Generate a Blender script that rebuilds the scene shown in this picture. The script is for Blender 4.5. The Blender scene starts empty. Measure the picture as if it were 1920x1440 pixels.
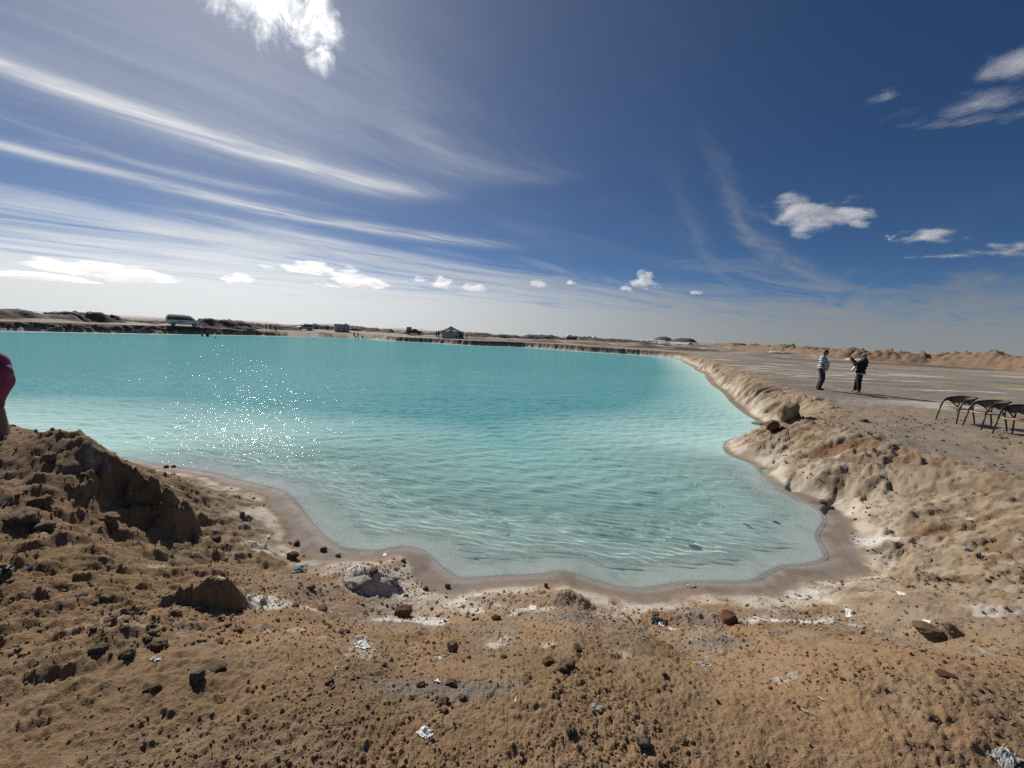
import bpy, bmesh, math, random
import numpy as np
from mathutils import Vector, Matrix
R = math.radians
scene = bpy.context.scene
COL = scene.collection

# ------------------------------------------------------------------ camera
CAMZ = 2.9
FPX = 805.0
pitch = math.atan(93.1/805); roll = math.atan(.0445)
FWD = np.array([0, math.cos(pitch), -math.sin(pitch)])
_r0 = np.array([1., 0, 0]); _u0 = np.array([0, math.sin(pitch), math.cos(pitch)])
RGT = math.cos(roll)*_r0 + math.sin(roll)*_u0
UPV = -math.sin(roll)*_r0 + math.cos(roll)*_u0
cd = bpy.data.cameras.new('camera'); cam = bpy.data.objects.new('camera', cd); COL.objects.link(cam)
cd.sensor_width = 36; cd.lens = 36*FPX/1920; cd.clip_start = .05; cd.clip_end = 30000
m = Matrix.Identity(4)
for i in range(3):
    m[i][0] = RGT[i]; m[i][1] = UPV[i]; m[i][2] = -FWD[i]
m[2][3] = CAMZ
cam.matrix_world = m
scene.camera = cam

def ray(px, py):
    d = (px-960)/FPX*RGT - (py-720)/FPX*UPV + FWD
    return d/np.linalg.norm(d)
def U(px, py, z=0.0):
    d = ray(px, py); t = (z-CAMZ)/d[2]
    return np.array([0, 0, CAMZ]) + t*d
def UD(px, py, depth):
    d = ray(px, py); t = depth/(d@FWD)
    return np.array([0, 0, CAMZ]) + t*d

# ------------------------------------------------------------------ sun and sky
SUN_AZ, SUN_EL = R(-36), R(33.5)
SUNV = Vector((math.sin(SUN_AZ)*math.cos(SUN_EL), math.cos(SUN_AZ)*math.cos(SUN_EL), math.sin(SUN_EL)))
sl = bpy.data.lights.new('sun', 'SUN'); sl.energy = 4.6; sl.angle = R(.5); sl.color = (1, .95, .87)
sl.cycles.is_caustics_light = True
so = bpy.data.objects.new('sun', sl); COL.objects.link(so)
so.rotation_mode = 'QUATERNION'; so.rotation_quaternion = SUNV.to_track_quat('Z', 'Y'); so.location = (0, 0, 50)

class G:
    """small node-graph helper"""
    def __init__(s, nt): s.nt = nt
    def n(s, t, **k):
        nd = s.nt.nodes.new(t)
        for a, b in k.items(): setattr(nd, a, b)
        return nd
    def put(s, sock, v):
        if isinstance(v, bpy.types.NodeSocket): s.nt.links.new(v, sock)
        elif v is not None:
            if isinstance(v, (tuple, list)) and len(v) == 3 and len(sock.default_value) == 4: v = (*v, 1)
            sock.default_value = v
    def m(s, op, a, b=None, c=None, clamp=False):
        nd = s.n('ShaderNodeMath', operation=op, use_clamp=clamp)
        for i, v in enumerate((a, b, c)):
            if v is not None: s.put(nd.inputs[i], v)
        return nd.outputs[0]
    def vm(s, op, a, b=None, out=0):
        nd = s.n('ShaderNodeVectorMath', operation=op)
        s.put(nd.inputs[0], a)
        if b is not None: s.put(nd.inputs[3 if op == 'SCALE' else 1], b)
        return nd.outputs['Value'] if op in ('DOT_PRODUCT', 'LENGTH') else nd.outputs[0]
    def xyz(s, x, y, z=0.0):
        nd = s.n('ShaderNodeCombineXYZ')
        for i, v in enumerate((x, y, z)): s.put(nd.inputs[i], v)
        return nd.outputs[0]
    def sep(s, v):
        nd = s.n('ShaderNodeSeparateXYZ'); s.put(nd.inputs[0], v); return nd.outputs
    def noise(s, vec, scale=1, detail=4, rough=.5, dist=0, typ='FBM'):
        nd = s.n('ShaderNodeTexNoise')
        if vec is not None: s.put(nd.inputs['Vector'], vec)
        for k, v in (('Scale', scale), ('Detail', detail), ('Roughness', rough), ('Distortion', dist)): s.put(nd.inputs[k], v)
        return nd.outputs['Fac']
    def ss(s, v, a, b):
        nd = s.n('ShaderNodeMapRange', interpolation_type='SMOOTHSTEP')
        s.put(nd.inputs[0], v); s.put(nd.inputs[1], a); s.put(nd.inputs[2], b); nd.inputs[3].default_value = 0; nd.inputs[4].default_value = 1
        return nd.outputs[0]
    def mix(s, f, a, b, typ='MIX'):
        nd = s.n('ShaderNodeMix', data_type='RGBA', blend_type=typ)
        s.put(nd.inputs[0], f); s.put(nd.inputs[6], a); s.put(nd.inputs[7], b)
        return nd.outputs[2]

world = bpy.data.worlds.new('World'); scene.world = world; world.use_nodes = True
nt = world.node_tree; nt.nodes.clear(); g = G(nt)
SKY_STRENGTH = .056
sky = g.n('ShaderNodeTexSky', sky_type='NISHITA')
sky.sun_disc = False; sky.sun_elevation = SUN_EL; sky.sun_rotation = SUN_AZ
sky.altitude = 0; sky.air_density = .6; sky.dust_density = .1; sky.ozone_density = 6.0
d = g.n('ShaderNodeTexCoord').outputs['Generated']
d = g.vm('NORMALIZE', d)
dx, dy, dz = g.sep(d)
zc = g.m('MAXIMUM', dz, .015)
P2 = g.xyz(g.m('DIVIDE', dx, zc), g.m('DIVIDE', dy, zc))            # the cloud sheet: a plane overhead
cs = g.vm('DOT_PRODUCT', d, tuple(SUNV))
sunny = g.m('POWER', g.m('MAXIMUM', cs, 0.0), 3.0)                   # 1 towards the sun
w1 = g.noise(P2, .35, 5, .55)
def streak(pts, width, strength, seed=0., fray=.25, wend=None):
    """one cirrus band along the cloud sheet through three points given as sky directions"""
    q = [ray(*a) for a in pts]; q = [v[:2]/v[2] for v in q]
    a, b, c = q; L = np.linalg.norm(c-a); ax = (c-a)/L; ay = np.array([-ax[1], ax[0]])
    ub = (b-a)@ax/L; vb = (b-a)@ay; k = vb/max(.05, ub*(1-ub))
    rel = g.vm('SUBTRACT', P2, (a[0], a[1], 0))
    u = g.m('DIVIDE', g.vm('DOT_PRODUCT', rel, (ax[0], ax[1], 0)), float(L))
    v = g.vm('DOT_PRODUCT', rel, (ay[0], ay[1], 0))
    uv = g.xyz(g.m('MULTIPLY', u, float(L)*1.0), g.m('MULTIPLY', v, 5.0/1), seed)
    wob = g.m('MULTIPLY', g.m('SUBTRACT', g.noise(uv, .8, 5, .6), .5), fray)
    curve = g.m('MULTIPLY', g.m('MULTIPLY', u, g.m('SUBTRACT', 1.0, u)), float(k))
    dv = g.m('ADD', g.m('SUBTRACT', v, curve), wob)
    wd = g.m('ADD', width, g.m('MULTIPLY', u, (wend or width)-width))
    e = g.m('DIVIDE', dv, wd)
    prof = g.m('EXPONENT', g.m('MULTIPLY', g.m('MULTIPLY', e, e), -1.0))
    prof = g.m('MULTIPLY', prof, g.ss(g.noise(g.xyz(g.m('MULTIPLY', u, float(L)*.9), g.m('MULTIPLY', v, 4.0), seed+9), 1.0, 7, .65, .8), .22, .62))
    ends = g.m('MULTIPLY', g.ss(u, -.45, .05), g.m('SUBTRACT', 1.0, g.ss(u, .72, 1.12)))
    tex = g.m('ADD', .32, g.m('MULTIPLY', g.noise(g.xyz(g.m('MULTIPLY', u, float(L)*1.2), g.m('MULTIPLY', v, 13.0), seed+3), 1.6, 9, .68, .5), 1.25))
    return g.m('MULTIPLY', g.m('MULTIPLY', prof, ends), g.m('MULTIPLY', tex, strength))
def add(a, b): return g.m('ADD', a, b)
veil = streak([(0, 120), (430, 270), (820, 370)], .12, .70, 1, .34, .17)
veil = add(veil, streak([(0, 118), (400, 268), (830, 372)], .19, .20, 21, .3, .3))
veil = add(veil, streak([(0, 268), (400, 370), (960, 462)], .13, .72, 2, .36, .26))
veil = add(veil, streak([(120, 262), (300, 318), (545, 366)], .07, .26, 3, .15))
veil = add(veil, streak([(0, 60), (380, 215), (640, 300)], .34, .10, 4, .5))
veil = add(veil, streak([(300, 432), (440, 452), (560, 470)], .42, .75, 5, 1.3, .5))
veil = add(veil, streak([(0, 425), (190, 455), (420, 500)], .40, .30, 6, .8))
veil = add(veil, streak([(620, 465), (760, 495), (1090, 540)], .55, .55, 7, 1.1, .8))
veil = add(veil, streak([(1395, 415), (1445, 470), (1570, 535)], .09, .36, 8, .5, .22))
veil = add(veil, streak([(1310, 450), (1340, 500), (1400, 560)], .10, .14, 9, .4))
veil = add(veil, streak([(780, 250), (900, 320), (1080, 335)], .22, .13, 10, .5))
veil = add(veil, streak([(560, 150), (700, 260), (900, 350)], .55, .10, 11, .8))
# broad thin cirrus, drawn out along the same wind
ang = math.atan2(*(lambda v: (v[1], v[0]))((lambda a, b: b-a)(*[ray(*q)[:2]/ray(*q)[2] for q in ((0, 120), (820, 370))])))
rot = g.n('ShaderNodeVectorRotate', rotation_type='Z_AXIS'); g.put(rot.inputs['Vector'], P2); rot.inputs['Angle'].default_value = -ang
rx, ry, _ = g.sep(rot.outputs[0])
thin = g.noise(g.xyz(g.m('MULTIPLY', rx, .35), g.m('MULTIPLY', ry, 1.1)), 1.0, 8, .62, 1.2)
thin = g.m('MULTIPLY', g.ss(thin, .44, .85), g.m('ADD', .03, g.m('MULTIPLY', sunny, .17)))
thin = add(thin, g.m('MULTIPLY', sunny, .12))
veil = add(veil, thin)
# milky layer towards the horizon, broken above
low = g.noise(g.xyz(g.m('MULTIPLY', rx, .25), g.m('MULTIPLY', ry, .8), 7.0), 1.0, 8, .62, 1.0)
edge = g.m('ADD', g.m('MULTIPLY', g.m('SUBTRACT', low, .5), .34), g.m('ADD', .135, g.m('MULTIPLY', sunny, .10)))
hz = g.m('SUBTRACT', 1.0, g.ss(dz, g.m('MULTIPLY', edge, .25), g.m('MAXIMUM', edge, .05)))
hz = g.m('MULTIPLY', hz, g.m('ADD', .80, g.m('MULTIPLY', sunny, .25)))
# thick bright cloud close to the sun
cq = ray(388, -142); dq = g.vm('SUBTRACT', d, tuple(cq))
cr = tuple(RGT); cu = tuple(UPV)
ex = g.vm('DOT_PRODUCT', dq, cr); ey = g.vm('DOT_PRODUCT', dq, cu)
nz1 = g.noise(d, 14, 8, .62, .5); nz2 = g.noise(d, 5, 3, .5)
ell = g.m('SQRT', g.m('ADD', g.m('POWER', g.m('DIVIDE', g.m('ADD', ex, g.m('MULTIPLY', ey, .55)), .105), 2.0), g.m('POWER', g.m('DIVIDE', ey, .056), 2.0)))
big = g.ss(g.m('ADD', ell, g.m('ADD', g.m('MULTIPLY', g.m('SUBTRACT', nz1, .5), -3.4), g.m('MULTIPLY', g.m('SUBTRACT', nz2, .5), -1.6))), 1.45, .30)
big = g.m('MULTIPLY', big, g.ss(g.noise(d, 26, 7, .66, .6), .12, .50))
halo = g.m('MULTIPLY', g.m('POWER', g.m('MAXIMUM', cs, 0.0), 26.0), .24)
base = g.n('ShaderNodeHueSaturation'); g.put(base.inputs['Color'], sky.outputs[0])
base.inputs['Saturation'].default_value = 1.08; base.inputs['Value'].default_value = .95; base.inputs['Hue'].default_value = .5
gam = g.n('ShaderNodeGamma'); g.put(gam.inputs[0], base.outputs[0]); gam.inputs[1].default_value = 1.0
K = 1/SKY_STRENGTH
lum = g.m('MULTIPLY', g.m('ADD', .26, g.m('MULTIPLY', sunny, .92)), K)
hzc = g.vm('SCALE', (.975, .995, 1.0), lum)
c1 = g.mix(g.m('MINIMUM', hz, .97), gam.outputs[0], hzc)
vl = g.m('MULTIPLY', g.m('ADD', .30, g.m('MULTIPLY', sunny, .58)), K)
c2 = g.mix(g.m('MINIMUM', veil, .95), c1, g.vm('SCALE', (.98, .99, 1.0), vl))
c2 = g.mix(halo, c2, g.vm('SCALE', (.97, .985, 1.0), .75*K))
c3 = g.mix(big, c2, g.vm('SCALE', (1., .99, .97), 1.7*K))
bg = g.n('ShaderNodeBackground'); g.put(bg.inputs[0], c3); bg.inputs[1].default_value = SKY_STRENGTH
wo = g.n('ShaderNodeOutputWorld'); nt.links.new(bg.outputs[0], wo.inputs[0])

vs = scene.view_settings
vs.view_transform = 'Standard'; vs.look = 'None'; vs.gamma = 1; vs.use_curve_mapping = False; vs.exposure = 0.0
cy = scene.cycles
cy.use_denoising = False; cy.max_bounces = 8; cy.diffuse_bounces = 3; cy.glossy_bounces = 3; cy.transmission_bounces = 6
cy.transparent_max_bounces = 8; cy.volume_bounces = 4; cy.sample_clamp_indirect = 6; cy.caustics_reflective = False; cy.caustics_refractive = True

# ------------------------------------------------------------------ noise in numpy
def _hash(ix, iy, seed):
    h = (ix.astype(np.uint32)*np.uint32(374761393) + iy.astype(np.uint32)*np.uint32(668265263) + np.uint32((seed*2246822519) & 0xffffffff))
    h = (h ^ (h >> np.uint32(13)))*np.uint32(1274126177)
    h = (h ^ (h >> np.uint32(16)))*np.uint32(2246822519)
    return ((h ^ (h >> np.uint32(15))) & np.uint32(0xffffff)).astype(np.float32)/np.float32(0xffffff)
def vnoise(x, y, seed=0):
    x0 = np.floor(x); y0 = np.floor(y); fx = (x-x0).astype(np.float32); fy = (y-y0).astype(np.float32)
    ix = x0.astype(np.int64); iy = y0.astype(np.int64)
    fx = fx*fx*fx*(fx*(fx*6-15)+10); fy = fy*fy*fy*(fy*(fy*6-15)+10)
    a = _hash(ix, iy, seed); b = _hash(ix+1, iy, seed); c = _hash(ix, iy+1, seed); e = _hash(ix+1, iy+1, seed)
    return (a+(b-a)*fx)*(1-fy)+(c+(e-c)*fx)*fy
def fbm(x, y, seed=0, oct=4, gain=.5, ridged=False):
    s = 0; a = 1; tot = 0
    for i in range(oct):
        n = vnoise(x*2**i+i*17.3, y*2**i-i*9.1, seed+i)
        if ridged: n = 1-np.abs(2*n-1)
        s = s+a*n; tot += a; a *= gain
    return s/tot
def worley(x, y, seed=0):
    """distance to the nearest feature point and that cell's random value"""
    ix = np.floor(x).astype(np.int64); iy = np.floor(y).astype(np.int64)
    best = np.full(x.shape, 9., np.float32); val = np.zeros(x.shape, np.float32)
    for i in (-1, 0, 1):
        for j in (-1, 0, 1):
            cx = ix+i; cy_ = iy+j
            px = cx+.15+.7*_hash(cx, cy_, seed); py = cy_+.15+.7*_hash(cx, cy_, seed+77)
            dd = ((px-x)**2+(py-y)**2).astype(np.float32)
            k = dd < best
            best = np.where(k, dd, best); val = np.where(k, _hash(cx, cy_, seed+151), val)
    return np.sqrt(best), val
def sst(x, a, b):
    t = np.clip((x-a)/(b-a), 0, 1); return t*t*(3-2*t)

# ------------------------------------------------------------------ the lagoon's outline on the water plane
FAR = [(0, 621), (60, 622), (150, 624), (240, 625.6), (320, 627), (400, 628), (495, 629.8), (560, 631.5), (620, 633), (690, 635), (740, 639.5), (810, 643), (880, 647.5),
       (980, 651), (1060, 657), (1120, 661), (1200, 666), (1245, 669.5), (1269, 674)]
RIGHT = [(1283, 681), (1298, 689), (1317, 701), (1333, 718), (1354, 737), (1367, 753), (1392, 774), (1419, 791), (1424, 806), (1402, 814), (1362, 826), (1356, 843), (1373, 857),
         (1412, 872), (1455, 911), (1500, 938), (1535, 953), (1551, 975), (1536, 1002), (1545, 1025), (1553, 1047), (1521, 1059), (1470, 1064), (1435, 1082), (1405, 1093)]
NEAR = [(1300, 1093), (1250, 1100), (1200, 1107), (1157, 1103), (1127, 1095), (1100, 1087), (1053, 1073), (1017, 1080), (940, 1083), (867, 1087), (840, 1077), (817, 1060), (793, 1037),
        (773, 1029), (740, 1028), (707, 1035), (650, 1032), (623, 1023), (600, 1005), (574, 975), (563, 960), (543, 935), (517, 918), (440, 900), (407, 890), (333, 878), (293, 872), (200, 852), (110, 834), (20, 806)]
sh = [U(*q)[:2] for q in FAR+RIGHT+NEAR]
sh += [np.array(q) for q in ((-13.5, 11.), (-17, 11.5), (-24, 9.), (-40, 6.), (-75, 2.), (-110, 8.), (-128, 30.), (-118, 48.), (-98, 56.))]
sh = np.array(sh)
def smooth(p, k=3):
    n = len(p); out = []
    for i in range(n):
        a, b, c, e = p[i-1], p[i], p[(i+1) % n], p[(i+2) % n]
        for t in np.arange(k)/k:
            out.append(.5*((2*b)+(-a+c)*t+(2*a-5*b+4*c-e)*t*t+(-a+3*b-3*c+e)*t**3))
    return np.array(out)
SH = smooth(sh, 3)
# nudge far shore with small irregularities
_t = np.arange(len(SH)); _far = (np.hypot(SH[:, 0], SH[:, 1]) > 30)
SH[:, 1] += np.where(_far, 1.3*(vnoise(_t*.9, _t*0, 5)-.5), 0)
SEG_A = SH.astype(np.float32); SEG_B = np.roll(SH, -1, 0).astype(np.float32)
SEG_L = np.concatenate([[0], np.cumsum(np.hypot(*(SEG_B-SEG_A).T))])[:-1].astype(np.float32)
def shore(X, Y):
    """signed distance to the waterline (land positive) and arc length of the nearest point"""
    X = X.ravel().astype(np.float32); Y = Y.ravel().astype(np.float32)
    S = np.empty_like(X); T = np.empty_like(X)
    for i in range(0, len(X), 4000):
        x = X[i:i+4000, None]; y = Y[i:i+4000, None]
        ax, ay = SEG_A[:, 0], SEG_A[:, 1]; bx, by = SEG_B[:, 0]-ax, SEG_B[:, 1]-ay
        l2 = bx*bx+by*by+1e-9
        t = np.clip(((x-ax)*bx+(y-ay)*by)/l2, 0, 1)
        d2 = (x-ax-t*bx)**2+(y-ay-t*by)**2
        k = d2.argmin(1); r = np.arange(len(k))
        inside = (((ay > y) != (ay+by > y)) & (x < bx*(y-ay)/np.where(np.abs(by) < 1e-9, 1e-9, by)+ax)).sum(1) % 2 == 1
        dd = np.sqrt(d2[r, k]); S[i:i+4000] = np.where(inside, -dd, dd)
        T[i:i+4000] = SEG_L[k]+t[r, k]*np.sqrt(l2[k])
    return S, T
def idw(X, Y, pts, vals, pw=2.0):
    pts = np.array(pts, np.float32); vals = np.array(vals, np.float32)
    num = np.zeros(X.shape, np.float32); den = np.zeros(X.shape, np.float32)
    sc_ = 1/(1+.04*np.hypot(X, Y))
    for (px, py), v in zip(pts, vals):
        w = 1/(((X-px)**2+(Y-py)**2)*sc_**2+.08)**(pw/2); num += w*v; den += w
    return num/den

_pl = [((0, 0), 1.25), ((-1.5, 1.2), 1.25), ((-3.5, 3.2), 1.2), ((-4.8, 5.1), 1.2), ((-4.7, 3.9), 1.27), ((-6.2, 5.2), 1.18), ((-7.4, 6.2), 1.0), ((-6, 3), 1.25), ((-3.1, 4.5), .82), ((-2.5, 3.2), .92), ((2.2, 1.6), 1.16), ((4, 3), 1.0), ((7, 5), .92), ((9, 8.), .93), ((0, -6), 1.25), ((-8, 0), 1.4),
       (U(1540, 735, 1.05)[:2], 1.05), (U(1850, 810, 1.05)[:2], 1.05), (U(1700, 700, 1.05)[:2], 1.05), (U(1400, 670, 1.0)[:2], 1.0), ((26, 78), 1.05),
       ((30, 85), 1.05), ((12, 97), 1.25), ((-10, 103), 1.1), ((-28, 112), 1.05), ((-56, 107), 1.25), ((-68, 88), 1.6), ((-78, 76), 1.55), ((-95, 66), 1.5),
       ((60, 60), 1.05), ((60, 160), 1.1), ((0, 190), 1.2), ((-80, 180), 1.4), ((-180, 120), 1.5)]
_bk = [((-.5, 4.6), .34, 3.0, .05), ((1.6, 4.5), .34, 2.8, .05), ((3.2, 4.7), .4, 2.4, .06), ((-2.3, 5.2), .38, 2.6, .08), ((-5, 7.4), .3, 2.4, .12), ((-9, 8.6), .3, 1.6, .2),
       ((4.7, 5.3), .42, 2.3, .10), ((5.9, 7.4), .35, 2.5, .22), ((5.8, 9.4), .16, 2.3, .28), ((6.7, 12.6), .14, 2.2, .22), ((9.5, 15.5), .25, 1.8, .22), ((11.5, 21.5), .45, 1.45, .52), ((18.2, 40.), .6, 1.5, .45),
       ((27, 70.), .6, 1.5, .4), ((24, 83.), .4, 1.1, .22), ((11, 92.), .5, 1.1, .22), ((-10, 97.), .8, 1.2, .25), ((-29, 105.), .9, 1.2, .3), ((-40, 107.), 1.6, 2.6, .3), ((-47, 105.), 1.2, 1.4, .6), ((-56, 102.), 2., 3., .3), ((-60, 98.), 1.8, 2.0, .6),
       ((-66, 78.), 2.2, 2.6, .6), ((-76, 64.), 2.2, 2.6, .6), ((-110, 8.), 2, 3, .5), ((-40, 6), .5, 2, .3)]

def rot2(X, Y, cx, cy_, a):
    ca, sa = math.cos(a), math.sin(a); return (X-cx)*ca+(Y-cy_)*sa, -(X-cx)*sa+(Y-cy_)*ca
def polydist(X, Y, poly):
    """signed distance inside (positive) a world-space polygon"""
    P = np.array(poly, np.float32); A = P; B = np.roll(P, -1, 0)
    best = np.full(X.shape, 1e9, np.float32); ins = np.zeros(X.shape, bool)
    for (ax, ay), (bx, by) in zip(A, B):
        ex, ey = bx-ax, by-ay
        t = np.clip(((X-ax)*ex+(Y-ay)*ey)/(ex*ex+ey*ey), 0, 1)
        best = np.minimum(best, (X-ax-t*ex)**2+(Y-ay-t*ey)**2)
        if abs(ey) > 1e-9: ins ^= ((ay > Y) != (by > Y)) & (X < ex*(Y-ay)/ey+ax)
    dd = np.sqrt(best); return np.where(ins, dd, -dd)

def ground_fields(X, Y, S, T, fine=True):
    """height, colour fields of the land (float32 arrays of one length)"""
    X = X.astype(np.float32); Y = Y.astype(np.float32); RR = np.hypot(X, Y)
    P = idw(X, Y, [q[0] for q in _pl], [q[1] for q in _pl])
    bp = [q[0] for q in _bk]
    ws = idw(X, Y, bp, [q[1] for q in _bk], 3); wb = idw(X, Y, bp, [q[2] for q in _bk], 3); ra = idw(X, Y, bp, [q[3] for q in _bk], 3)
    near = sst(RR, 26, 12)                                     # 1 close by
    lf = sst(X, -1.2, -3.2)*sst(RR, 12, 9)                     # rough left mound area
    # waterline strip wobble and rills down the bank
    wsn = ws*(.45+1.1*fbm(X*1.3, Y*1.3, 3, 4))
    rl = fbm(T*1.35+S*.25, S*.28, 11, 4, .55, True)-.55
    rl2 = fbm(T*3.6+S*.9, S*.5, 19, 3, .5, True)-.55
    s2 = S+ra*sst(ra, .13, .24)*(rl*2.0+rl2*.8)*sst(S, wsn*.6, wsn+.5)+.15*(fbm(X*1.3, Y*1.3, 23, 3)-.5)*sst(S, .2, .8)
    traw = (s2-wsn)/wb; tt = np.clip(traw, 0, 1)
    sharp = sst(ra, .12, .34)
    gsl = tt*tt*(3-2*tt)*(1-sharp)+(1-(1-tt)**1.8)*sharp
    strip = np.clip(S/np.maximum(wsn, .05), 0, 1)
    Z = .045*strip+.03*sst(S, wsn, wsn+.25)+gsl*(P-.075)
    # gentle swell
    land = sst(S, wsn*.9, wsn+.7)
    Z += land*(.16*(fbm(X*.55, Y*.55, 31, 3)-.5)*sst(RR, 60, 8)+.05*(fbm(X*2.1, Y*2.1, 37, 3)-.5)*near)
    # hollows eaten into the right bank
    for (px, py, z, a, lx, ly, dep) in ((1585, 872, .80, .75, .65, .26, .07), (1765, 942, .85, .5, .55, .18, .06), (1450, 845, .5, .8, .5, .2, .08), (1860, 930, .95, .3, .5, .14, .07), (1500, 870, .5, .9, .5, .2, .10)):
        c = U(px, py, z); lx_, ly_ = rot2(X, Y, c[0], c[1], a)
        w = fbm(X*2.6, Y*2.6, 41, 4)-.5
        e = np.sqrt((lx_/lx)**2+(ly_/ly)**2)+w*1.1
        Z -= dep*sst(e, 1.05, .55)*(.6+.8*fbm(X*5, Y*5, 43, 3))
    # low salty humps beside the front shore
    for (px, py, z, lx, ly, h) in ((690, 1078, .25, .42, .3, .17), (1065, 1128, .22, .42, .24, .13), (1290, 1150, .2, .6, .25, .08), (1742, 1172, .7, .24, .16, .12), (1660, 1000, .35, .5, .3, .1)):
        c = U(px, py, z); e = np.sqrt(((X-c[0])/lx)**2+((Y-c[1])/ly)**2)+.5*(fbm(X*5, Y*5, 47, 3)-.5)
        Z += h*sst(e, 1.1, .15)
    # left mounds: blocks with a steep broken face towards the right
    mA = [U(-150, 900, 1.3)[:2], U(20, 815, 1.25)[:2], U(120, 846, 1.28)[:2], U(222, 838, 1.32)[:2], U(250, 862, 1.2)[:2], U(340, 905, .98)[:2], U(378, 930, .8)[:2], U(330, 948, .9)[:2], U(262, 905, 1.1)[:2], U(190, 885, 1.25)[:2], U(120, 905, 1.3)[:2], U(-150, 960, 1.35)[:2]]
    mB = [U(-200, 1150, 1.3)[:2], U(60, 1010, 1.3)[:2], U(200, 985, 1.2)[:2], U(330, 1035, 1.12)[:2], U(440, 1090, .98)[:2], U(470, 1125, .85)[:2], U(430, 1135, .9)[:2], U(385, 1110, 1.05)[:2], U(250, 1110, 1.2)[:2], U(50, 1180, 1.35)[:2]]
    mC = [U(-250, 1250, 1.4)[:2], U(60, 1120, 1.4)[:2], U(220, 1085, 1.35)[:2], U(390, 1105, 1.22)[:2], U(395, 1135, 1.18)[:2], U(260, 1160, 1.3)[:2], U(150, 1210, 1.35)[:2], U(-100, 1330, 1.4)[:2]]
    salt = np.zeros_like(Z); dark = np.zeros_like(Z)
    wn = fbm(X*1.7, Y*1.7, 53, 5, .6)-.5
    wn2 = fbm(X*6, Y*6, 59, 3)-.5
    for poly, h, wd, xa, xb, lo in ((mA, .40, .24, 2.45, 3.3, .10), (mB, .26, .16, -2.42, -1.98, .06), (mC, .05, .16, -2.6, -2.0, .2)):
        sd = polydist(X, Y, poly)+wn*.55+wn2*.16
        st = sst(sd, -wd*.35, wd)
        Z += h*(lo+(1-lo)*(sst(Y+.3*X, xa, xb)*(.15+.85*sst(X, -6.5, -5.1)) if xa > 0 else sst(X, xa, xb)))*st*(.75+.5*fbm(X*1.1, Y*1.1, 61, 3))+.25*h*st*(1-st)*4*(fbm(X*5, Y*5, 63, 4, .6, True)-.55)
    # layered, diagonal broken ledges over the left ground
    ux, uy = rot2(X, Y, 0, 0, 1.0)
    lay = fbm(ux*1.1, uy*3.2, 67, 5, .58, True)
    Z += lf*land*(.11*(lay-.55)+.055*(fbm(ux*3.2, uy*7, 71, 4, .55, True)-.5)+.06*(fbm(X*2.2, Y*2.2, 73, 4, .55)-.5))
    # dirt ridges beyond the lagoon and on the far ground
    far = sst(RR, 75, 110)*sst(S, 5, 16)
    Z += far*(1.0*np.clip(fbm(X*.035, Y*.09, 79, 4, .55, True)-.62, 0, 1)*2.2+.25*(fbm(X*.3, Y*.3, 83, 3)-.5))
    Z += sst(RR, 1500, 4500)*6*(fbm(X*.0006, Y*.0009, 87, 3)-.4)
    # under water: shelf, then the basin
    q = np.clip(-S, 0, None)
    dep = (.11*q+.03*q*q)*near+(.45*q+.05*q*q)*(1-near)
    bed = -np.minimum(dep, 2.6)+.05*(fbm(X*.9, Y*.9, 89, 3)-.5)*sst(q, .2, 1.2)
    Zb = Z
    Z = np.where(S < 0, bed, Z)
    FT = traw
    if fine:
        bnk = sst(X+.35*Y, 4.4, 6.8)*sst(RR, 45, 20)*sst(S, wsn, wsn+.4)*sst(FT, 1.2, .85)
        Z += bnk*(.15*(fbm(X*1.9+Y*.6, Y*1.9, 113, 5, .62, True)-.6)+.11*(fbm(X*5+Y*2, Y*5, 117, 5, .68, True)-.55))
        wpx = X+.12*(fbm(X*3, Y*3, 121, 3)-.5); wpy = Y+.12*(fbm(X*3, Y*3, 125, 3)-.5)
        fb, vb = worley(wpx*3.2, wpy*3.2, 17); fc, vc = worley(wpx*8.5, wpy*8.5, 19)
        crumb = sst(fbm(X*1.2, Y*1.2, 127, 3), .36, .58)
        Z += bnk*crumb*(.11*(vb-.5)+.055*(vc-.5))
        cl = sst(RR, 15, 7); dry = sst(S, wsn*1.0, wsn+.5)
        rough = np.clip(.55+1.9*(fbm(X*1.4, Y*1.4, 91, 3)-.4), .2, 1.5)
        rough = np.maximum(rough*(.45+.55*sst(RR, 9., 3.)), lf*1.1)
        f1, v1 = worley(X*16, Y*16, 5); f2, v2 = worley(X*34+3, Y*34, 9); f3, v3 = worley(X*6.5, Y*6.5, 13)
        k = dry*cl*rough
        dome = lambda f, r: np.sqrt(np.clip(r*r-f*f, 0, None))/r
        f4, v4 = worley(X*62+1, Y*62, 15)
        Z += k*(.016*dome(f1, .22+.25*v1)*np.clip(v1*3-2.1, 0, 1)+.0095*dome(f2, .50)*v2**1.5*1.3)+dry*cl*.0055*dome(f4, .55)*(.2+v4)
        Z += dry*cl*np.maximum(lf*1.1, .25*rough)*.05*dome(f3, .25+.2*v3)*np.clip(v3*3-2., 0, 1)
        fd, vd = worley(wpx*13, wpy*13, 23)
        Z += dry*cl*np.maximum(.3, rough)*(.014*(vd-.5)*crumb+lf*.035*(vc-.5)+lf*.03*(vb-.5))
        Z += dry*cl*(.020*(fbm(X*9, Y*9, 97, 4)-.5)+.010*(fbm(X*38, Y*38, 101, 2)-.5))
        Z += sst(S, -.02, .15)*(1-dry)*cl*.012*(fbm(X*7, Y*7, 103, 4)-.5)
        mid = sst(RR, 9, 14)*sst(RR, 60, 30)*dry
        Z += mid*.035*(fbm(X*4, Y*4, 107, 3)-.5)
    return Z, dict(ws=wsn, tt=tt, lf=lf, land=land, near=near, far=far, P=P, rl=rl)

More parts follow.
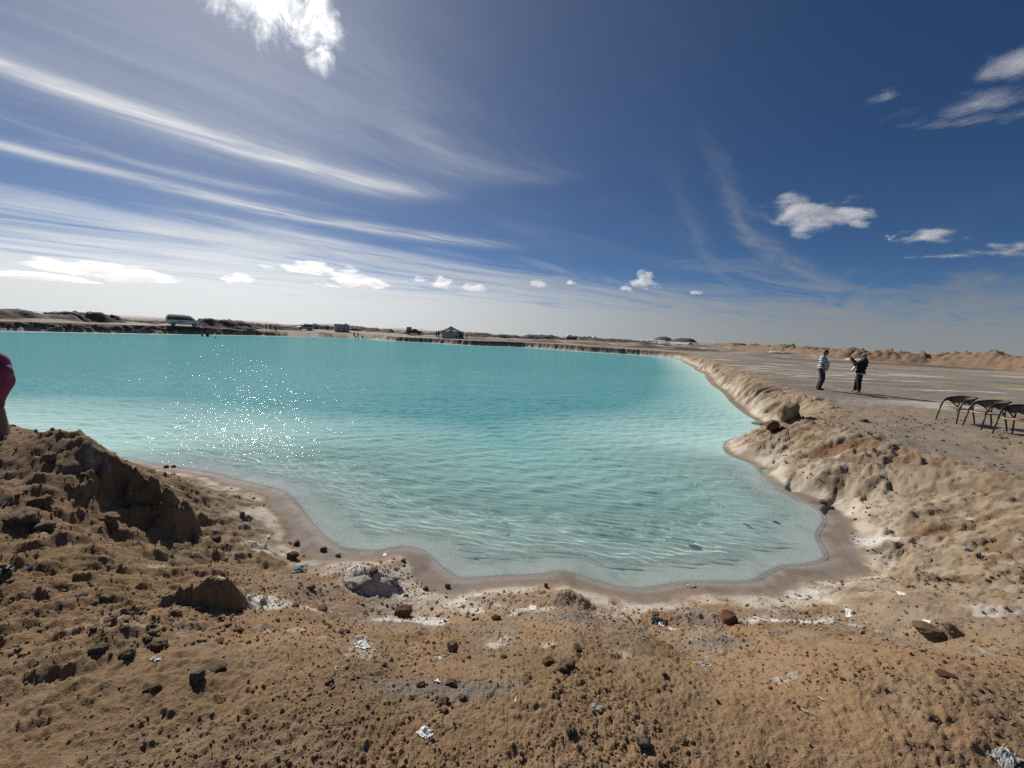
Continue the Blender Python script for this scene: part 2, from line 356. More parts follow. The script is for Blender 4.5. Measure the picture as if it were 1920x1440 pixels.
def height(pts, fine=True):
    pts = np.atleast_2d(np.array(pts, np.float32)); X, Y = pts[:, 0], pts[:, 1]
    S, T = shore(X, Y); return ground_fields(X, Y, S, T, fine)[0]
def gz(x, y): return float(height([(x, y)])[0])
def hit(px, py, z0=.6):
    """point on the ground seen through a pixel of the photograph: march along the sight line"""
    o = np.array([0, 0, CAMZ]); dv = ray(px, py)
    t1 = (-.05-CAMZ)/dv[2] if dv[2] < -1e-4 else 400.
    ts = np.linspace(min(1.2, t1*.3), t1, 600)
    q = o+ts[:, None]*dv; dz_ = q[:, 2]-height(q[:, :2])
    k = np.argmax(dz_ < 0) if (dz_ < 0).any() else len(ts)-1
    a = ts[max(k-1, 0)]; b = ts[k]
    q = o+np.linspace(a, b, 20)[:, None]*dv; dz_ = q[:, 2]-height(q[:, :2]); k = np.argmax(dz_ < 0) if (dz_ < 0).any() else 19
    return Vector(q[k])

# ------------------------------------------------------------------ materials
def mat(name, col, rough=.8, **k):
    mt = bpy.data.materials.new(name); mt.use_nodes = True; b = mt.node_tree.nodes['Principled BSDF']
    b.inputs['Base Color'].default_value = (*col, 1); b.inputs['Roughness'].default_value = rough
    for a, v in k.items(): b.inputs[a].default_value = v
    return mt
def noisy(name, c0, c1, scale=8, rough=.9, bump=.0, bscale=None, detail=5, **k):
    mt = mat(name, c0, rough, **k); q = G(mt.node_tree); b = mt.node_tree.nodes['Principled BSDF']
    pos = q.n('ShaderNodeTexCoord').outputs['Object']
    f = q.ss(q.noise(pos, scale, detail, .6), .3, .7)
    q.put(b.inputs['Base Color'], q.mix(f, c0, c1))
    if bump:
        bp = q.n('ShaderNodeBump'); bp.inputs['Strength'].default_value = bump; bp.inputs['Distance'].default_value = .02
        q.put(bp.inputs['Height'], q.noise(pos, bscale or scale*3, 6, .65)); q.put(b.inputs['Normal'], bp.outputs[0])
    return mt
def ground_material():
    mt = mat('ground_earth', (.3, .2, .1), .95); q = G(mt.node_tree); b = mt.node_tree.nodes['Principled BSDF']
    b.inputs['Specular IOR Level'].default_value = .15
    at = q.n('ShaderNodeAttribute', attribute_name='Col'); pos = q.n('ShaderNodeNewGeometry').outputs['Position']
    wet = q.n('ShaderNodeAttribute', attribute_name='Wet').outputs['Fac']
    n1 = q.noise(pos, 55, 5, .65); n2 = q.noise(pos, 7, 4, .6)
    v = q.m('ADD', q.m('ADD', .62, q.m('MULTIPLY', n1, .5)), q.m('MULTIPLY', n2, .26))
    q.put(b.inputs['Base Color'], q.vm('SCALE', at.outputs['Color'], v))
    bp = q.n('ShaderNodeBump'); bp.inputs['Strength'].default_value = .8; bp.inputs['Distance'].default_value = .012
    hgt = q.m('ADD', q.noise(pos, 95, 4, .7), q.m('MULTIPLY', q.noise(pos, 22, 5, .65), 1.6))
    q.put(bp.inputs['Height'], q.m('MULTIPLY', hgt, q.m('SUBTRACT', 1.0, q.m('MULTIPLY', wet, .8)))); q.put(b.inputs['Normal'], bp.outputs[0])
    q.put(b.inputs['Roughness'], q.m('SUBTRACT', .95, q.m('MULTIPLY', wet, .2)))
    return mt
MG = ground_material()

def lerp(a, b, f): return a*(1-f)[:, None]+np.array(b, np.float32)*f[:, None]
def ground_colour(X, Y, Z, S, T, F):
    RR = np.hypot(X, Y); n = len(X)
    c = np.empty((n, 3), np.float32); c[:] = (.315, .20, .112)
    a = fbm(X*1.1, Y*1.1, 201, 4); b = fbm(X*3.3, Y*3.3, 203, 4)
    c = lerp(c, (.235, .155, .088), sst(a, .42, .68))
    c = lerp(c, (.285, .20, .125), sst(b, .5, .68)*.6)
    c = lerp(c, (.235, .152, .082), F['lf']*.8)
    # bank and right side: paler beige
    right = sst(X+.35*Y, 3.6, 6.2)
    bank = right*sst(F['tt'], 1.02, .6)
    c = lerp(c, (.35, .265, .175), right*.85)
    c = lerp(c, (.26, .18, .11), right*sst(fbm(X*2.4, Y*2.4, 251, 5, .62), .48, .62)*.6)
    c = lerp(c, (.375, .305, .225), bank*.8*sst(b, .3, .6))
    c = lerp(c, (.185, .12, .07), bank*sst(fbm(X*3.1+Y*1.2, Y*3.1, 257, 5, .65), .50, .66)*.75)
    c = lerp(c, (.20, .118, .062), bank*sst(F['rl'], .12, -.12)*sst(F['tt'], .08, .3)*.95)
    # flat, trodden grey ground with salt streaks
    flat = sst(X+.25*Y, 7.2, 11)*sst(F['tt'], .9, 1.0)
    g1 = fbm(X*.35, Y*.55, 211, 5, .6); g2 = fbm(X*.16+3, Y*.5, 217, 5, .6)
    fl2 = sst(X+.35*Y, 15, 22)*sst(F['tt'], .95, 1.0)
    c = lerp(c, (.315, .245, .175), flat*.8)
    c = lerp(c, (.255, .225, .20), flat*sst(g1, .40, .58)*(.45+.4*fl2))
    c = lerp(c, (.16, .145, .135), fl2*sst(g2, .53, .66)*.7)
    c = lerp(c, (.56, .52, .47), fl2*sst(fbm(X*.22, Y*.7, 223, 5, .62), .58, .70)*.85)
    # far ground: pale track, dark dirt, shade painted on the bank face
    fr = sst(RR, 55, 85)
    c = lerp(c, (.40, .345, .28), fr*.8*(1-fl2*.6))
    c = lerp(c, (.15, .105, .078), fr*sst(S, 9, 15)*sst(fbm(X*.03, Y*.10, 227, 4), .46, .56)*.9)
    c = lerp(c, (.12, .08, .055), fr*sst(F['tt'], .99, .85)*sst(F['tt'], .02, .15)*.9)  # slope of the far bank darkened in colour to stand for its backlit shade
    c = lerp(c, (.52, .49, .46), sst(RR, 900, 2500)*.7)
    # grey dried patches near the front shore
    ws = F['ws']
    c = lerp(c, (.285, .245, .205), (1-right)*(1-F['lf']*.6)*sst(S, ws+2.2, ws+.5)*sst(b, .36, .56)*.6*F['near'])
    # white salt crust above the wet rim
    ed = fbm(X*4, Y*4, 231, 4)
    rim = sst(S, ws-.05, ws+.06)*sst(S, ws+.15+.6*ed, ws+.0)
    c = lerp(c, (.66, .60, .52), rim*sst(ed, .30, .60)*(.9-.15*F['near']))
    c = lerp(c, (.56, .48, .38), sst(S, ws, ws+.1)*sst(S, ws+1.0, ws+.2)*sst(fbm(X*2.2, Y*2.2, 233, 4), .47, .62)*.75*F['near'])
    # salt patches lying about
    sp = fbm(X*2.6, Y*2.6, 237, 5, .62)
    c = lerp(c, (.66, .62, .56), F['near']*sst(sp, .70, .78)*sst(S, ws+4, ws+.5)*.7)
    for (px, py, z, lx, ly) in ((395, 1078, 1.05, .30, .08), (500, 1105, .85, .35, .22), (500, 1010, .4, .2, .05), (690, 1072, .35, .4, .22), (1000, 1140, .3, .2, .07), (780, 1125, .5, .3, .14), (1500, 1125, .5, .5, .12), (1640, 980, .4, .35, .3)):
        q = U(px, py, z); e = np.sqrt(((X-q[0])/lx)**2+((Y-q[1])/ly)**2)+1.3*(ed-.5)
        c = lerp(c, (.68, .64, .58), sst(e, 1.15, .6)*.85*sst(b, .25, .5))
    for (px, py, z, lx, ly) in ((1690, 827, 1.05, .6, .16), (1340, 1180, .6, .4, .12), (1100, 1165, .45, .5, .18), (860, 1330, 1., .5, .12)):
        q = U(px, py, z); e = np.sqrt(((X-q[0])/lx)**2+((Y-q[1])/ly)**2)+1.1*(ed-.5)
        c = lerp(c, (.20, .18, .16), sst(e, 1.15, .5)*.7)
    # wet rim at the water
    wet = sst(S, -.03, .02)*sst(S, ws+.02, ws-.12)*sst(RR, 40, 22)
    wc = np.empty_like(c); wc[:] = (.225, .18, .15); wc = lerp(wc, (.32, .285, .255), sst(S/np.maximum(ws, .05), .45, .0)*.8); wc = lerp(wc, (.17, .125, .095), sst(ed, .55, .7)*.6)
    c = c*(1-np.maximum(wet, sst(S, .02, -.01)))[:, None]+wc*np.maximum(wet, sst(S, .02, -.01))[:, None]
    # bed: salt silt
    bed = sst(S, .0, -.10)
    bc = np.empty_like(c); bc[:] = (.76, .84, .78); bc = lerp(bc, (.56, .62, .55), sst(fbm(X*3, Y*3, 241, 5, .65), .54, .72)*.6); bc = lerp(bc, (.80, .87, .82), sst(a, .5, .7)*.6)
    c = c*(1-bed)[:, None]+bc*bed[:, None]
    return c, np.maximum(wet, 0)

# ------------------------------------------------------------------ ground sheet: rings about the viewer, finer where it is near
dense = np.arange(-64, 64.01, .15)
rest = np.arange(64, 296, 4.)[1:]
AZ = np.radians(np.concatenate([dense, rest])); NA = len(AZ)
rr = [.25, .5, .75, .95]
while rr[-1] < 9000:
    r = rr[-1]; h = 1.6
    a = (r*r+h*h)/h*R(.16)
    lim = .011 if r < 2.2 else (.02 if r < 4.5 else .038 if r < 10 else .075 if r < 24 else .16 if r < 55 else .33 if r < 118 else .035*r)
    rr.append(r+min(max(a, .006), lim))
RG = np.array(rr); NR = len(RG)
def polar(AZ_, RG_): return RG_[:, None]*np.sin(AZ_)[None], RG_[:, None]*np.cos(AZ_)[None]
GX, GY = polar(AZ, RG)
ka = np.unique(np.concatenate([np.arange(0, NA, 4), [NA-1], np.arange(len(dense)-1, NA)])); kr = np.unique(np.concatenate([np.arange(0, NR, 3), [NR-1]]))
cs_, ct_ = shore(GX[np.ix_(kr, ka)], GY[np.ix_(kr, ka)])
cs_ = cs_.reshape(len(kr), len(ka)); ct_ = ct_.reshape(len(kr), len(ka))
def upsample(c):
    ia = np.interp(np.arange(NA), ka, np.arange(len(ka))); ir = np.interp(np.arange(NR), kr, np.arange(len(kr)))
    a0 = np.clip(ia.astype(int), 0, len(ka)-2); r0_ = np.clip(ir.astype(int), 0, len(kr)-2); fa = (ia-a0)[None]; fr = (ir-r0_)[:, None]
    A = c[np.ix_(r0_, a0)]; B = c[np.ix_(r0_, a0+1)]; Cc = c[np.ix_(r0_+1, a0)]; Dd = c[np.ix_(r0_+1, a0+1)]
    return ((A*(1-fa)+B*fa)*(1-fr)+(Cc*(1-fa)+Dd*fa)*fr).astype(np.float32)
GS = upsample(cs_); GT = upsample(ct_)
keep = (GS > -5.5)
idx = np.where(keep.ravel())[0]
remap = np.full(NR*NA, -1, np.int64); remap[idx] = np.arange(len(idx))
fx, fy, fs, ft = (a.ravel()[idx].astype(np.float32) for a in (GX, GY, GS, GT))
fz, FF = ground_fields(fx, fy, fs, ft)
fcol, fwet = ground_colour(fx, fy, fz, fs, ft, FF)
gi = np.arange(NR*NA).reshape(NR, NA); gi = np.concatenate([gi, gi[:, :1]], 1)
quads = np.stack([gi[:-1, :-1], gi[:-1, 1:], gi[1:, 1:], gi[1:, :-1]], -1).reshape(-1, 4)
quads = remap[quads]; quads = quads[(quads >= 0).all(1)]
def build_mesh(name, V, Q, mt, smooth=True):
    me = bpy.data.meshes.new(name); k = Q.shape[1]
    me.vertices.add(len(V)); me.vertices.foreach_set('co', np.ascontiguousarray(V, np.float32).ravel())
    me.loops.add(Q.size); me.loops.foreach_set('vertex_index', np.ascontiguousarray(Q, np.int32).ravel())
    me.polygons.add(len(Q)); me.polygons.foreach_set('loop_start', np.arange(0, Q.size, k, dtype=np.int32))
    me.update(calc_edges=True); me.validate()
    me.polygons.foreach_set('use_smooth', np.full(len(me.polygons), smooth))
    if mt: me.materials.append(mt)
    o = bpy.data.objects.new(name, me); COL.objects.link(o); return o
def vattr(o, name, arr, typ):
    a = o.data.attributes.new(name, typ, 'POINT')
    if typ == 'FLOAT_COLOR': a.data.foreach_set('color', np.concatenate([arr, np.ones((len(arr), 1), np.float32)], 1).astype(np.float32).ravel())
    else: a.data.foreach_set('value', arr.astype(np.float32))
ground = build_mesh('ground', np.stack([fx, fy, fz], 1), quads, MG)
vattr(ground, 'Col', fcol, 'FLOAT_COLOR'); vattr(ground, 'Wet', fwet, 'FLOAT')
ground['kind'] = 'structure'; ground['label'] = 'brown cloddy earth and salt crusted banks round the turquoise lagoon'
ground.cycles.is_caustics_receiver = True

# deep bed under the middle of the lagoon
bx = np.arange(-132, 32, 2.0); by = np.arange(-4, 112, 2.0)
BX, BY = np.meshgrid(bx, by); BS, BT = shore(BX, BY); bz, _ = ground_fields(BX.ravel(), BY.ravel(), BS, BT, False)
bz = np.where(BS < -3.2, bz-.06, -2.7)
bi = np.arange(BX.size).reshape(BX.shape); bq = np.stack([bi[:-1, :-1], bi[:-1, 1:], bi[1:, 1:], bi[1:, :-1]], -1).reshape(-1, 4)
bq = bq[(BS[bq] < -3.0).all(1)]
bed = build_mesh('lake_bed', np.stack([BX.ravel(), BY.ravel(), bz], 1), bq, mat('bed_silt', (.52, .52, .47), .95)); bed['kind'] = 'structure'
bed['label'] = 'pale salt silt bed of the lagoon under deep water'

# ------------------------------------------------------------------ water
wa = np.radians(np.arange(-66, 60, .125)); wr = [2.6]
while wr[-1] < 150:
    r = wr[-1]; wr.append(r+(.015 if r < 6 else .02 if r < 8.5 else .036 if r < 12 else .09 if r < 20 else .25 if r < 40 else .8))
wr = np.array(wr); WX, WY = polar(wa, wr)
k4a = np.arange(0, len(wa), 3); k4r = np.arange(0, len(wr), 3)
if k4a[-1] != len(wa)-1: k4a = np.append(k4a, len(wa)-1)
if k4r[-1] != len(wr)-1: k4r = np.append(k4r, len(wr)-1)
ws_, wt_ = shore(WX[np.ix_(k4r, k4a)], WY[np.ix_(k4r, k4a)]); ws_ = ws_.reshape(len(k4r), len(k4a))
NA, NR, ka, kr = len(wa), len(wr), k4a, k4r
WS = upsample(ws_)
wk = np.where((WS < .35).ravel())[0]; rm = np.full(WS.size, -1, np.int64); rm[wk] = np.arange(len(wk))
wx, wy, wsd = WX.ravel()[wk].astype(np.float32), WY.ravel()[wk].astype(np.float32), WS.ravel()[wk]
wrr = np.hypot(wx, wy)
rng = np.random.default_rng(4)
def waves(x, y, n, lam0, lam1, dirn, spread, slope, seed):
    rg = np.random.default_rng(seed); z = np.zeros_like(x)
    for i in range(n):
        lam = lam0*(lam1/lam0)**rg.random(); a = dirn+rg.normal()*spread; k = 2*math.pi/lam
        z += slope/k*np.sin(k*(math.cos(a)*x+math.sin(a)*y)+rg.random()*6.283)/math.sqrt(n/2)
    return z
# the ripples run in towards the near shore and bend along it
bendx = wx+.12*np.sin(wy*.9)+.15*(fbm(wx*.8, wy*.8, 301, 2)-.5); bendy = wy+.35*(fbm(wx*.5, wy*.5, 303, 2)-.5)+.035*wx*np.abs(wx)*.5
calm = sst(-wsd, .05, 1.1)
patch = .6+.8*fbm(wx*.45, wy*.45, 307, 3)
geo = sst(wrr, 20, 10)
wz = calm*patch*(geo*(waves(bendx, bendy, 11, .125, .23, R(77), .15, .115, 1)+waves(bendx, bendy, 9, .10, .20, R(48), .25, .05, 5))+sst(wrr, 42, 20)*waves(bendx, bendy, 16, .3, .9, R(95), .6, .085, 2))
wi = np.arange(WS.size).reshape(WS.shape); wq = np.stack([wi[:-1, :-1], wi[:-1, 1:], wi[1:, 1:], wi[1:, :-1]], -1).reshape(-1, 4)
wq = rm[wq]; wq = wq[(wq >= 0).all(1)]
water = build_mesh('water', np.stack([wx, wy, wz], 1), wq, None)
q = np.clip(-wsd, 0, None); wn_ = sst(wrr, 26, 12)
depth = np.minimum((.11*q+.03*q*q)*wn_+(.45*q+.05*q*q)*(1-wn_), 2.6)
vattr(water, 'Depth', depth, 'FLOAT')
water['kind'] = 'structure'; water['label'] = 'turquoise salt lagoon with small ripples and sun glitter'
water.cycles.is_caustics_caster = True
mt = bpy.data.materials.new('lagoon_water'); mt.use_nodes = True; mt.node_tree.nodes.clear(); g = G(mt.node_tree)
dep = g.n('ShaderNodeAttribute', attribute_name='Depth').outputs['Fac']
pos = g.n('ShaderNodeNewGeometry').outputs['Position']
rad = g.vm('LENGTH', pos)
px, py, pz = g.sep(pos)
rip = g.n('ShaderNodeTexNoise'); g.put(rip.inputs['Vector'], g.xyz(g.m('MULTIPLY', px, .8), g.m('MULTIPLY', py, 1.5))); rip.inputs['Scale'].default_value = 3.2; rip.inputs['Detail'].default_value = 4; rip.inputs['Roughness'].default_value = .55
rip2 = g.noise(g.xyz(g.m('MULTIPLY', px, .12), g.m('MULTIPLY', py, .3)), 1.0, 3, .5)
swell = g.noise(g.xyz(g.m('MULTIPLY', px, .35), g.m('MULTIPLY', py, .8)), 1.0, 3, .5)
bp = g.n('ShaderNodeBump'); bp.inputs['Distance'].default_value = .10
g.put(bp.inputs['Strength'], g.m('MULTIPLY', g.ss(rad, 4.0, 13.0), .52)); g.put(bp.inputs['Height'], g.m('ADD', g.m('MULTIPLY', rip.outputs['Fac'], g.m('ADD', .5, rip2)), g.m('MULTIPLY', swell, 1.8)))
# what is let through reddens less the deeper it goes; what the milky brine scatters back
tint = g.xyz(g.m('EXPONENT', g.m('MULTIPLY', dep, -.70)), g.m('EXPONENT', g.m('MULTIPLY', dep, -.12)), g.m('EXPONENT', g.m('MULTIPLY', dep, -.16)))
milky = g.m('SUBTRACT', 1.0, g.m('EXPONENT', g.m('MULTIPLY', g.m('POWER', dep, 1.0), -1.6)))
gl = g.n('ShaderNodeBsdfGlass'); gl.inputs['Roughness'].default_value = 0; gl.inputs['IOR'].default_value = 1.33; g.put(gl.inputs['Color'], tint)
df = g.n('ShaderNodeBsdfDiffuse'); g.put(df.inputs['Color'], g.mix(g.m('POWER', g.m('MINIMUM', g.m('DIVIDE', dep, 2.6), 1.0), .68), (.56, .82, .75), (.125, .385, .40))); g.put(df.inputs['Normal'], bp.outputs[0])
mx = g.n('ShaderNodeMixShader'); g.put(mx.inputs[0], milky); g.put(mx.inputs[1], gl.outputs[0]); g.put(mx.inputs[2], df.outputs[0])
gs = g.n('ShaderNodeBsdfGlossy'); gs.inputs['Roughness'].default_value = .03; g.put(gs.inputs['Normal'], bp.outputs[0])
fr = g.n('ShaderNodeFresnel'); fr.inputs[0].default_value = 1.33; g.put(fr.inputs['Normal'], bp.outputs[0])
deepm = g.n('ShaderNodeMixShader'); g.put(deepm.inputs[0], g.m('MINIMUM', fr.outputs[0], .22)); g.put(deepm.inputs[1], df.outputs[0]); g.put(deepm.inputs[2], gs.outputs[0])
film = g.n('ShaderNodeMixShader'); g.put(film.inputs[0], g.m('GREATER_THAN', dep, .004)); g.put(film.inputs[1], g.n('ShaderNodeBsdfTransparent').outputs[0]); g.put(film.inputs[2], mx.outputs[0])
fin = g.n('ShaderNodeMixShader'); g.put(fin.inputs[0], g.m('MAXIMUM', g.ss(dep, 1.2, 1.9), g.ss(rad, 10.0, 13.5))); g.put(fin.inputs[1], film.outputs[0]); g.put(fin.inputs[2], deepm.outputs[0])
out = g.n('ShaderNodeOutputMaterial'); g.put(out.inputs[0], fin.outputs[0])
water.data.materials.append(mt)
#OBJECTS#
# ================================================================== helpers for things
def tag(o, label=None, cat=None, group=None, kind=None):
    if label: o['label'] = label
    if cat: o['category'] = cat
    if group: o['group'] = group
    if kind: o['kind'] = kind
    return o
def empty(name, loc, rz=0.0, scale=1.0):
    o = bpy.data.objects.new(name, None); COL.objects.link(o); o.location = loc; o.rotation_euler = (0, 0, rz); o.scale = (scale,)*3
    o.empty_display_size = .2
    return o
def link_bm(name, bm, mt, parent=None, smooth=False, loc=None):
    me = bpy.data.meshes.new(name); bmesh.ops.recalc_face_normals(bm, faces=bm.faces); bm.to_mesh(me); bm.free()
    if smooth:
        for p in me.polygons: p.use_smooth = True
    if mt: me.materials.append(mt)
    o = bpy.data.objects.new(name, me); COL.objects.link(o)
    if parent: o.parent = parent
    if loc is not None: o.location = loc
    return o
def copy_tree(o, parent=None):
    c = o.copy(); COL.objects.link(c); c.parent = parent
    for ch in o.children: copy_tree(ch, c)
    return c
def box(bm, lo, hi, bev=0.0):
    r = bmesh.ops.create_cube(bm, size=1); vs_ = r['verts']
    lo = Vector(lo); hi = Vector(hi)
    for v in vs_: v.co = Vector([(lo[i]+hi[i])/2+v.co[i]*(hi[i]-lo[i]) for i in range(3)])
    if bev:
        es = list({e for v in vs_ for e in v.link_edges})
        bmesh.ops.bevel(bm, geom=es, offset=bev, segments=2, affect='EDGES')
    return vs_
def tube(bm, pts, rad, seg=8, cap=True):
    pts = [Vector(p) for p in pts]; n = len(pts)
    rad = [rad]*n if isinstance(rad, (int, float)) else rad
    rings = []; up = None
    for i, p in enumerate(pts):
        t = (pts[min(i+1, n-1)]-pts[max(i-1, 0)]).normalized()
        if up is None:
            up = t.orthogonal().normalized()
        else:
            up = (up-t*up.dot(t)); up = up.normalized() if up.length > 1e-6 else t.orthogonal().normalized()
        sd = t.cross(up)
        rings.append([bm.verts.new(p+rad[i]*(math.cos(2*math.pi*k/seg)*up+math.sin(2*math.pi*k/seg)*sd)) for k in range(seg)])
    for a, b in zip(rings, rings[1:]):
        for k in range(seg): bm.faces.new((a[k], a[(k+1) % seg], b[(k+1) % seg], b[k]))
    if cap:
        bm.faces.new(rings[0][::-1]); bm.faces.new(rings[-1])
def ball(bm, c, r, seg=12, rot=None):
    r = (r, r, r) if isinstance(r, (int, float)) else r
    q = bmesh.ops.create_uvsphere(bm, u_segments=seg, v_segments=max(6, seg*2//3), radius=1)
    M = Matrix.Translation(Vector(c)) @ ((rot or Matrix.Identity(3)).to_4x4()) @ Matrix.Diagonal((*r, 1))
    bmesh.ops.transform(bm, matrix=M, verts=q['verts'])
def limb(bm, pts, rad, seg=10):
    """tapered limb with rounded ends"""
    tube(bm, pts, rad, seg)
    rad = [rad]*len(pts) if isinstance(rad, (int, float)) else rad
    ball(bm, pts[0], rad[0], seg); ball(bm, pts[-1], rad[-1], seg)
    for p, r in list(zip(pts, rad))[1:-1]: ball(bm, p, r*.995, seg)
def fuse(name, bm, mt, parent=None, voxel=.012, smooth=3):
    """join overlapping rounded forms into one continuous skin"""
    o = link_bm(name, bm, mt, None)
    md = o.modifiers.new('r', 'REMESH'); md.mode = 'VOXEL'; md.voxel_size = voxel; md.use_smooth_shade = True
    ms = o.modifiers.new('s', 'SMOOTH'); ms.iterations = smooth; ms.factor = .5
    dg = bpy.context.evaluated_depsgraph_get(); me = bpy.data.meshes.new_from_object(o.evaluated_get(dg))
    old = o.data; o.modifiers.clear(); o.data = me; bpy.data.meshes.remove(old); me.name = name
    if mt and not me.materials: me.materials.append(mt)
    for p in me.polygons: p.use_smooth = True
    if parent: o.parent = parent
    return o
def face_cam(x, y): return math.atan2(-x, -y)   # angle of the sight line
rnd = random.Random(7)

# ------------------------------------------------------------------ earth heaps and far hills (terrain)
M_HEAP = noisy('heap_earth', (.27, .175, .105), (.17, .115, .075), 1.2, .95, .9, 4)
M_HEAPD = noisy('heap_dark_earth', (.12, .088, .068), (.075, .056, .046), .8, .95, .9, 3)
M_PALE = noisy('pale_dune', (.60, .58, .57), (.48, .46, .46), .01, .95)
M_SALT = noisy('heap_salt', (.78, .76, .73), (.55, .52, .48), 1.5, .9, .6, 5)
M_HILL = noisy('hill_rock', (.135, .115, .135), (.105, .09, .105), .02, .95)
def ridge(name, mt, A, B, width, h, seed, step=.5, rough=.5, rag=.35, label=None, z0=None, bend=0., kind='structure', fine=True, tex=None):
    """a long heap of dumped earth between two ground points, with gullies down its flanks"""
    A = np.array(A[:2], float); B = np.array(B[:2], float); L = np.linalg.norm(B-A); ax = (B-A)/L; ay = np.array([-ax[1], ax[0]])
    nu = max(8, int(L/step)); nv = max(8, int(width/(step*.55)))
    u = np.linspace(-.04, 1.04, nu); v = np.linspace(-.5, .5, nv); uu, vv = np.meshgrid(u, v, indexing='ij')
    off = bend*4*uu*(1-uu)
    X = A[0]+ax[0]*uu*L+ay[0]*(vv*width+off); Y = A[1]+ax[1]*uu*L+ay[1]*(vv*width+off)
    lu = uu*L; lv = vv*width; tx = tex or 1.0
    crest = .80+rag*1.1*(fbm(lu/tx*.13+seed, lu*0+seed, seed, 2)-.5)+.28*(fbm(lu/tx*.5, lu*0+3, seed+1, 3)-.5)
    prof = sst(np.abs(vv*2+.3*(fbm(lu/tx*.3, lv/tx*.3, seed+2, 3)-.5)), 1.0, .12)
    gull = fbm(lu/tx*.8+.35*lv/tx, lv/tx*.22, seed+3, 4, .6, True)
    Z = h*prof*crest*(1-rag+rag*1.5*gull)+rough*h*.30*prof*(fbm(lu/tx*1.5, lv/tx*1.5, seed+4, 5, .66, True)-.6)+rough*.16*(fbm(lu*2.6, lv*2.6, seed+6, 3, .6)-.5)
    ends = sst(uu, -.04, .06)*sst(uu, 1.04, .94)
    g0 = height(np.stack([X.ravel(), Y.ravel()], 1), False).reshape(X.shape) if z0 is None else z0
    Z = g0-.25+ends*Z*1.0+.25*sst(ends*prof, 0, .08)-.02
    I = np.arange(nu*nv).reshape(nu, nv); Q = np.stack([I[:-1, :-1], I[1:, :-1], I[1:, 1:], I[:-1, 1:]], -1).reshape(-1, 4)
    o = build_mesh(name, np.stack([X.ravel(), Y.ravel(), Z.ravel()], 1), Q, mt)
    tag(o, label, None, None, kind); return o
def at(px, py, z): return U(px, py, z)
# long bank behind the flat on the right
b0 = U(2150, 712, 1.05); b1 = U(1760, 684, 1.05); b2 = U(1600, 674.5, 1.05); b3 = U(1480, 664.5, 1.05); b4 = U(1345, 651.5, 1.05)
ridge('earth_berm', M_HEAP, b0, b1, 9., 2.25, 11, .28, 1.5, .5, 'long brown earth bank behind the flat ground, near stretch', 1.0)
ridge('earth_berm', M_HEAP, b1+(b0-b1)*.05, b2, 9., 2.25, 12, .28, 1.5, .5, 'long brown earth bank behind the two people', 1.0)
ridge('earth_berm', M_HEAP, b2+(b1-b2)*.1, b3, 9., 2.1, 13, .33, 1.5, .5, 'long brown earth bank running on past the two people', 1.0)
ridge('earth_berm', M_HEAP, b3+(b2-b3)*.1, b4, 10., 2.2, 14, .45, 1.4, .5, 'far end of the brown earth bank near the parked vehicles', 1.0)
# dark spoil on the far side
for k, (x0, x1, d0, d1, w, h, lab) in enumerate((
        (-80, 145, 74, 88, 10, 1.87, 'high dark spoil heap at the far shore, left end'), (80, 222, 92, 104, 10, 2.16, 'dark spoil heap left of the white minibus'), (205, 318, 110, 112, 8, 1.22, 'low dark spoil heap just left of the minibus'),
        (368, 472, 96, 104, 10, 2.16, 'dark spoil heap right of the white minibus'), (452, 560, 116, 124, 10, 1.94, 'dark spoil heap behind the group of people'), (540, 640, 140, 142, 9, 1.87, 'dark spoil bank behind the silver car'),
        (625, 740, 146, 146, 9, 1.73, 'dark spoil bank behind the hut'), (735, 835, 150, 150, 9, 1.58, 'dark spoil bank between hut and tent'), (858, 1000, 140, 150, 10, 1.66, 'dark spoil bank right of the tent'),
        (985, 1075, 190, 190, 12, 1.87, 'dark spoil bank left of the grey shed'), (1080, 1215, 225, 220, 14, 1.94, 'dark spoil bank before the salt heaps'), (1200, 1345, 150, 160, 7, 0.86, 'low brown spoil ridge before the twin hills'))):
    ridge('spoil_heap', M_HEAPD, UD(x0, 600+x0*.045, d0), UD(x1, 600+x1*.045, d1), w, h*.95, 20+k*7, .5, .55, .45, lab, tex=1.4)
for k, (px, py, dpt, w, h, lab) in enumerate(((1085, 633, 300, 9, 3.2, 'white salt heap behind the grey shed'), (1102, 635.5, 280, 7, 2.6, 'pointed white salt heap right of the grey shed'), (1131, 638, 290, 12, 1.9, 'wide low white salt heap on the far ground'),
        (1174, 640.5, 300, 7, 2.3, 'small bright salt heap on the far ground'), (1225, 643, 320, 10, 2.6, 'white salt heap at the foot of the twin hills'), (1262, 646, 290, 9, 1.6, 'low salt heap in front of the twin hills'),
        (1046, 634, 300, 12, 2.2, 'white salt heap left of the grey shed'), (965, 629, 300, 16, 2.0, 'long white salt heap right of the tent'), (1462, 661.5, 95, 2.2, .7, 'small white salt heap at the foot of the brown bank'), (1605, 674.0, 72, 1.6, .4, 'white salt crust heap behind the two people'))):
    c = UD(px, py, dpt); dr = np.array([c[1], -c[0]]); dr = dr/np.linalg.norm(dr)
    ridge('salt_heap', M_SALT, c[:2]-dr*w, c[:2]+dr*w, w*1.1, h*.95, 150+k*3, max(.35, w/14), .7, .4, lab)
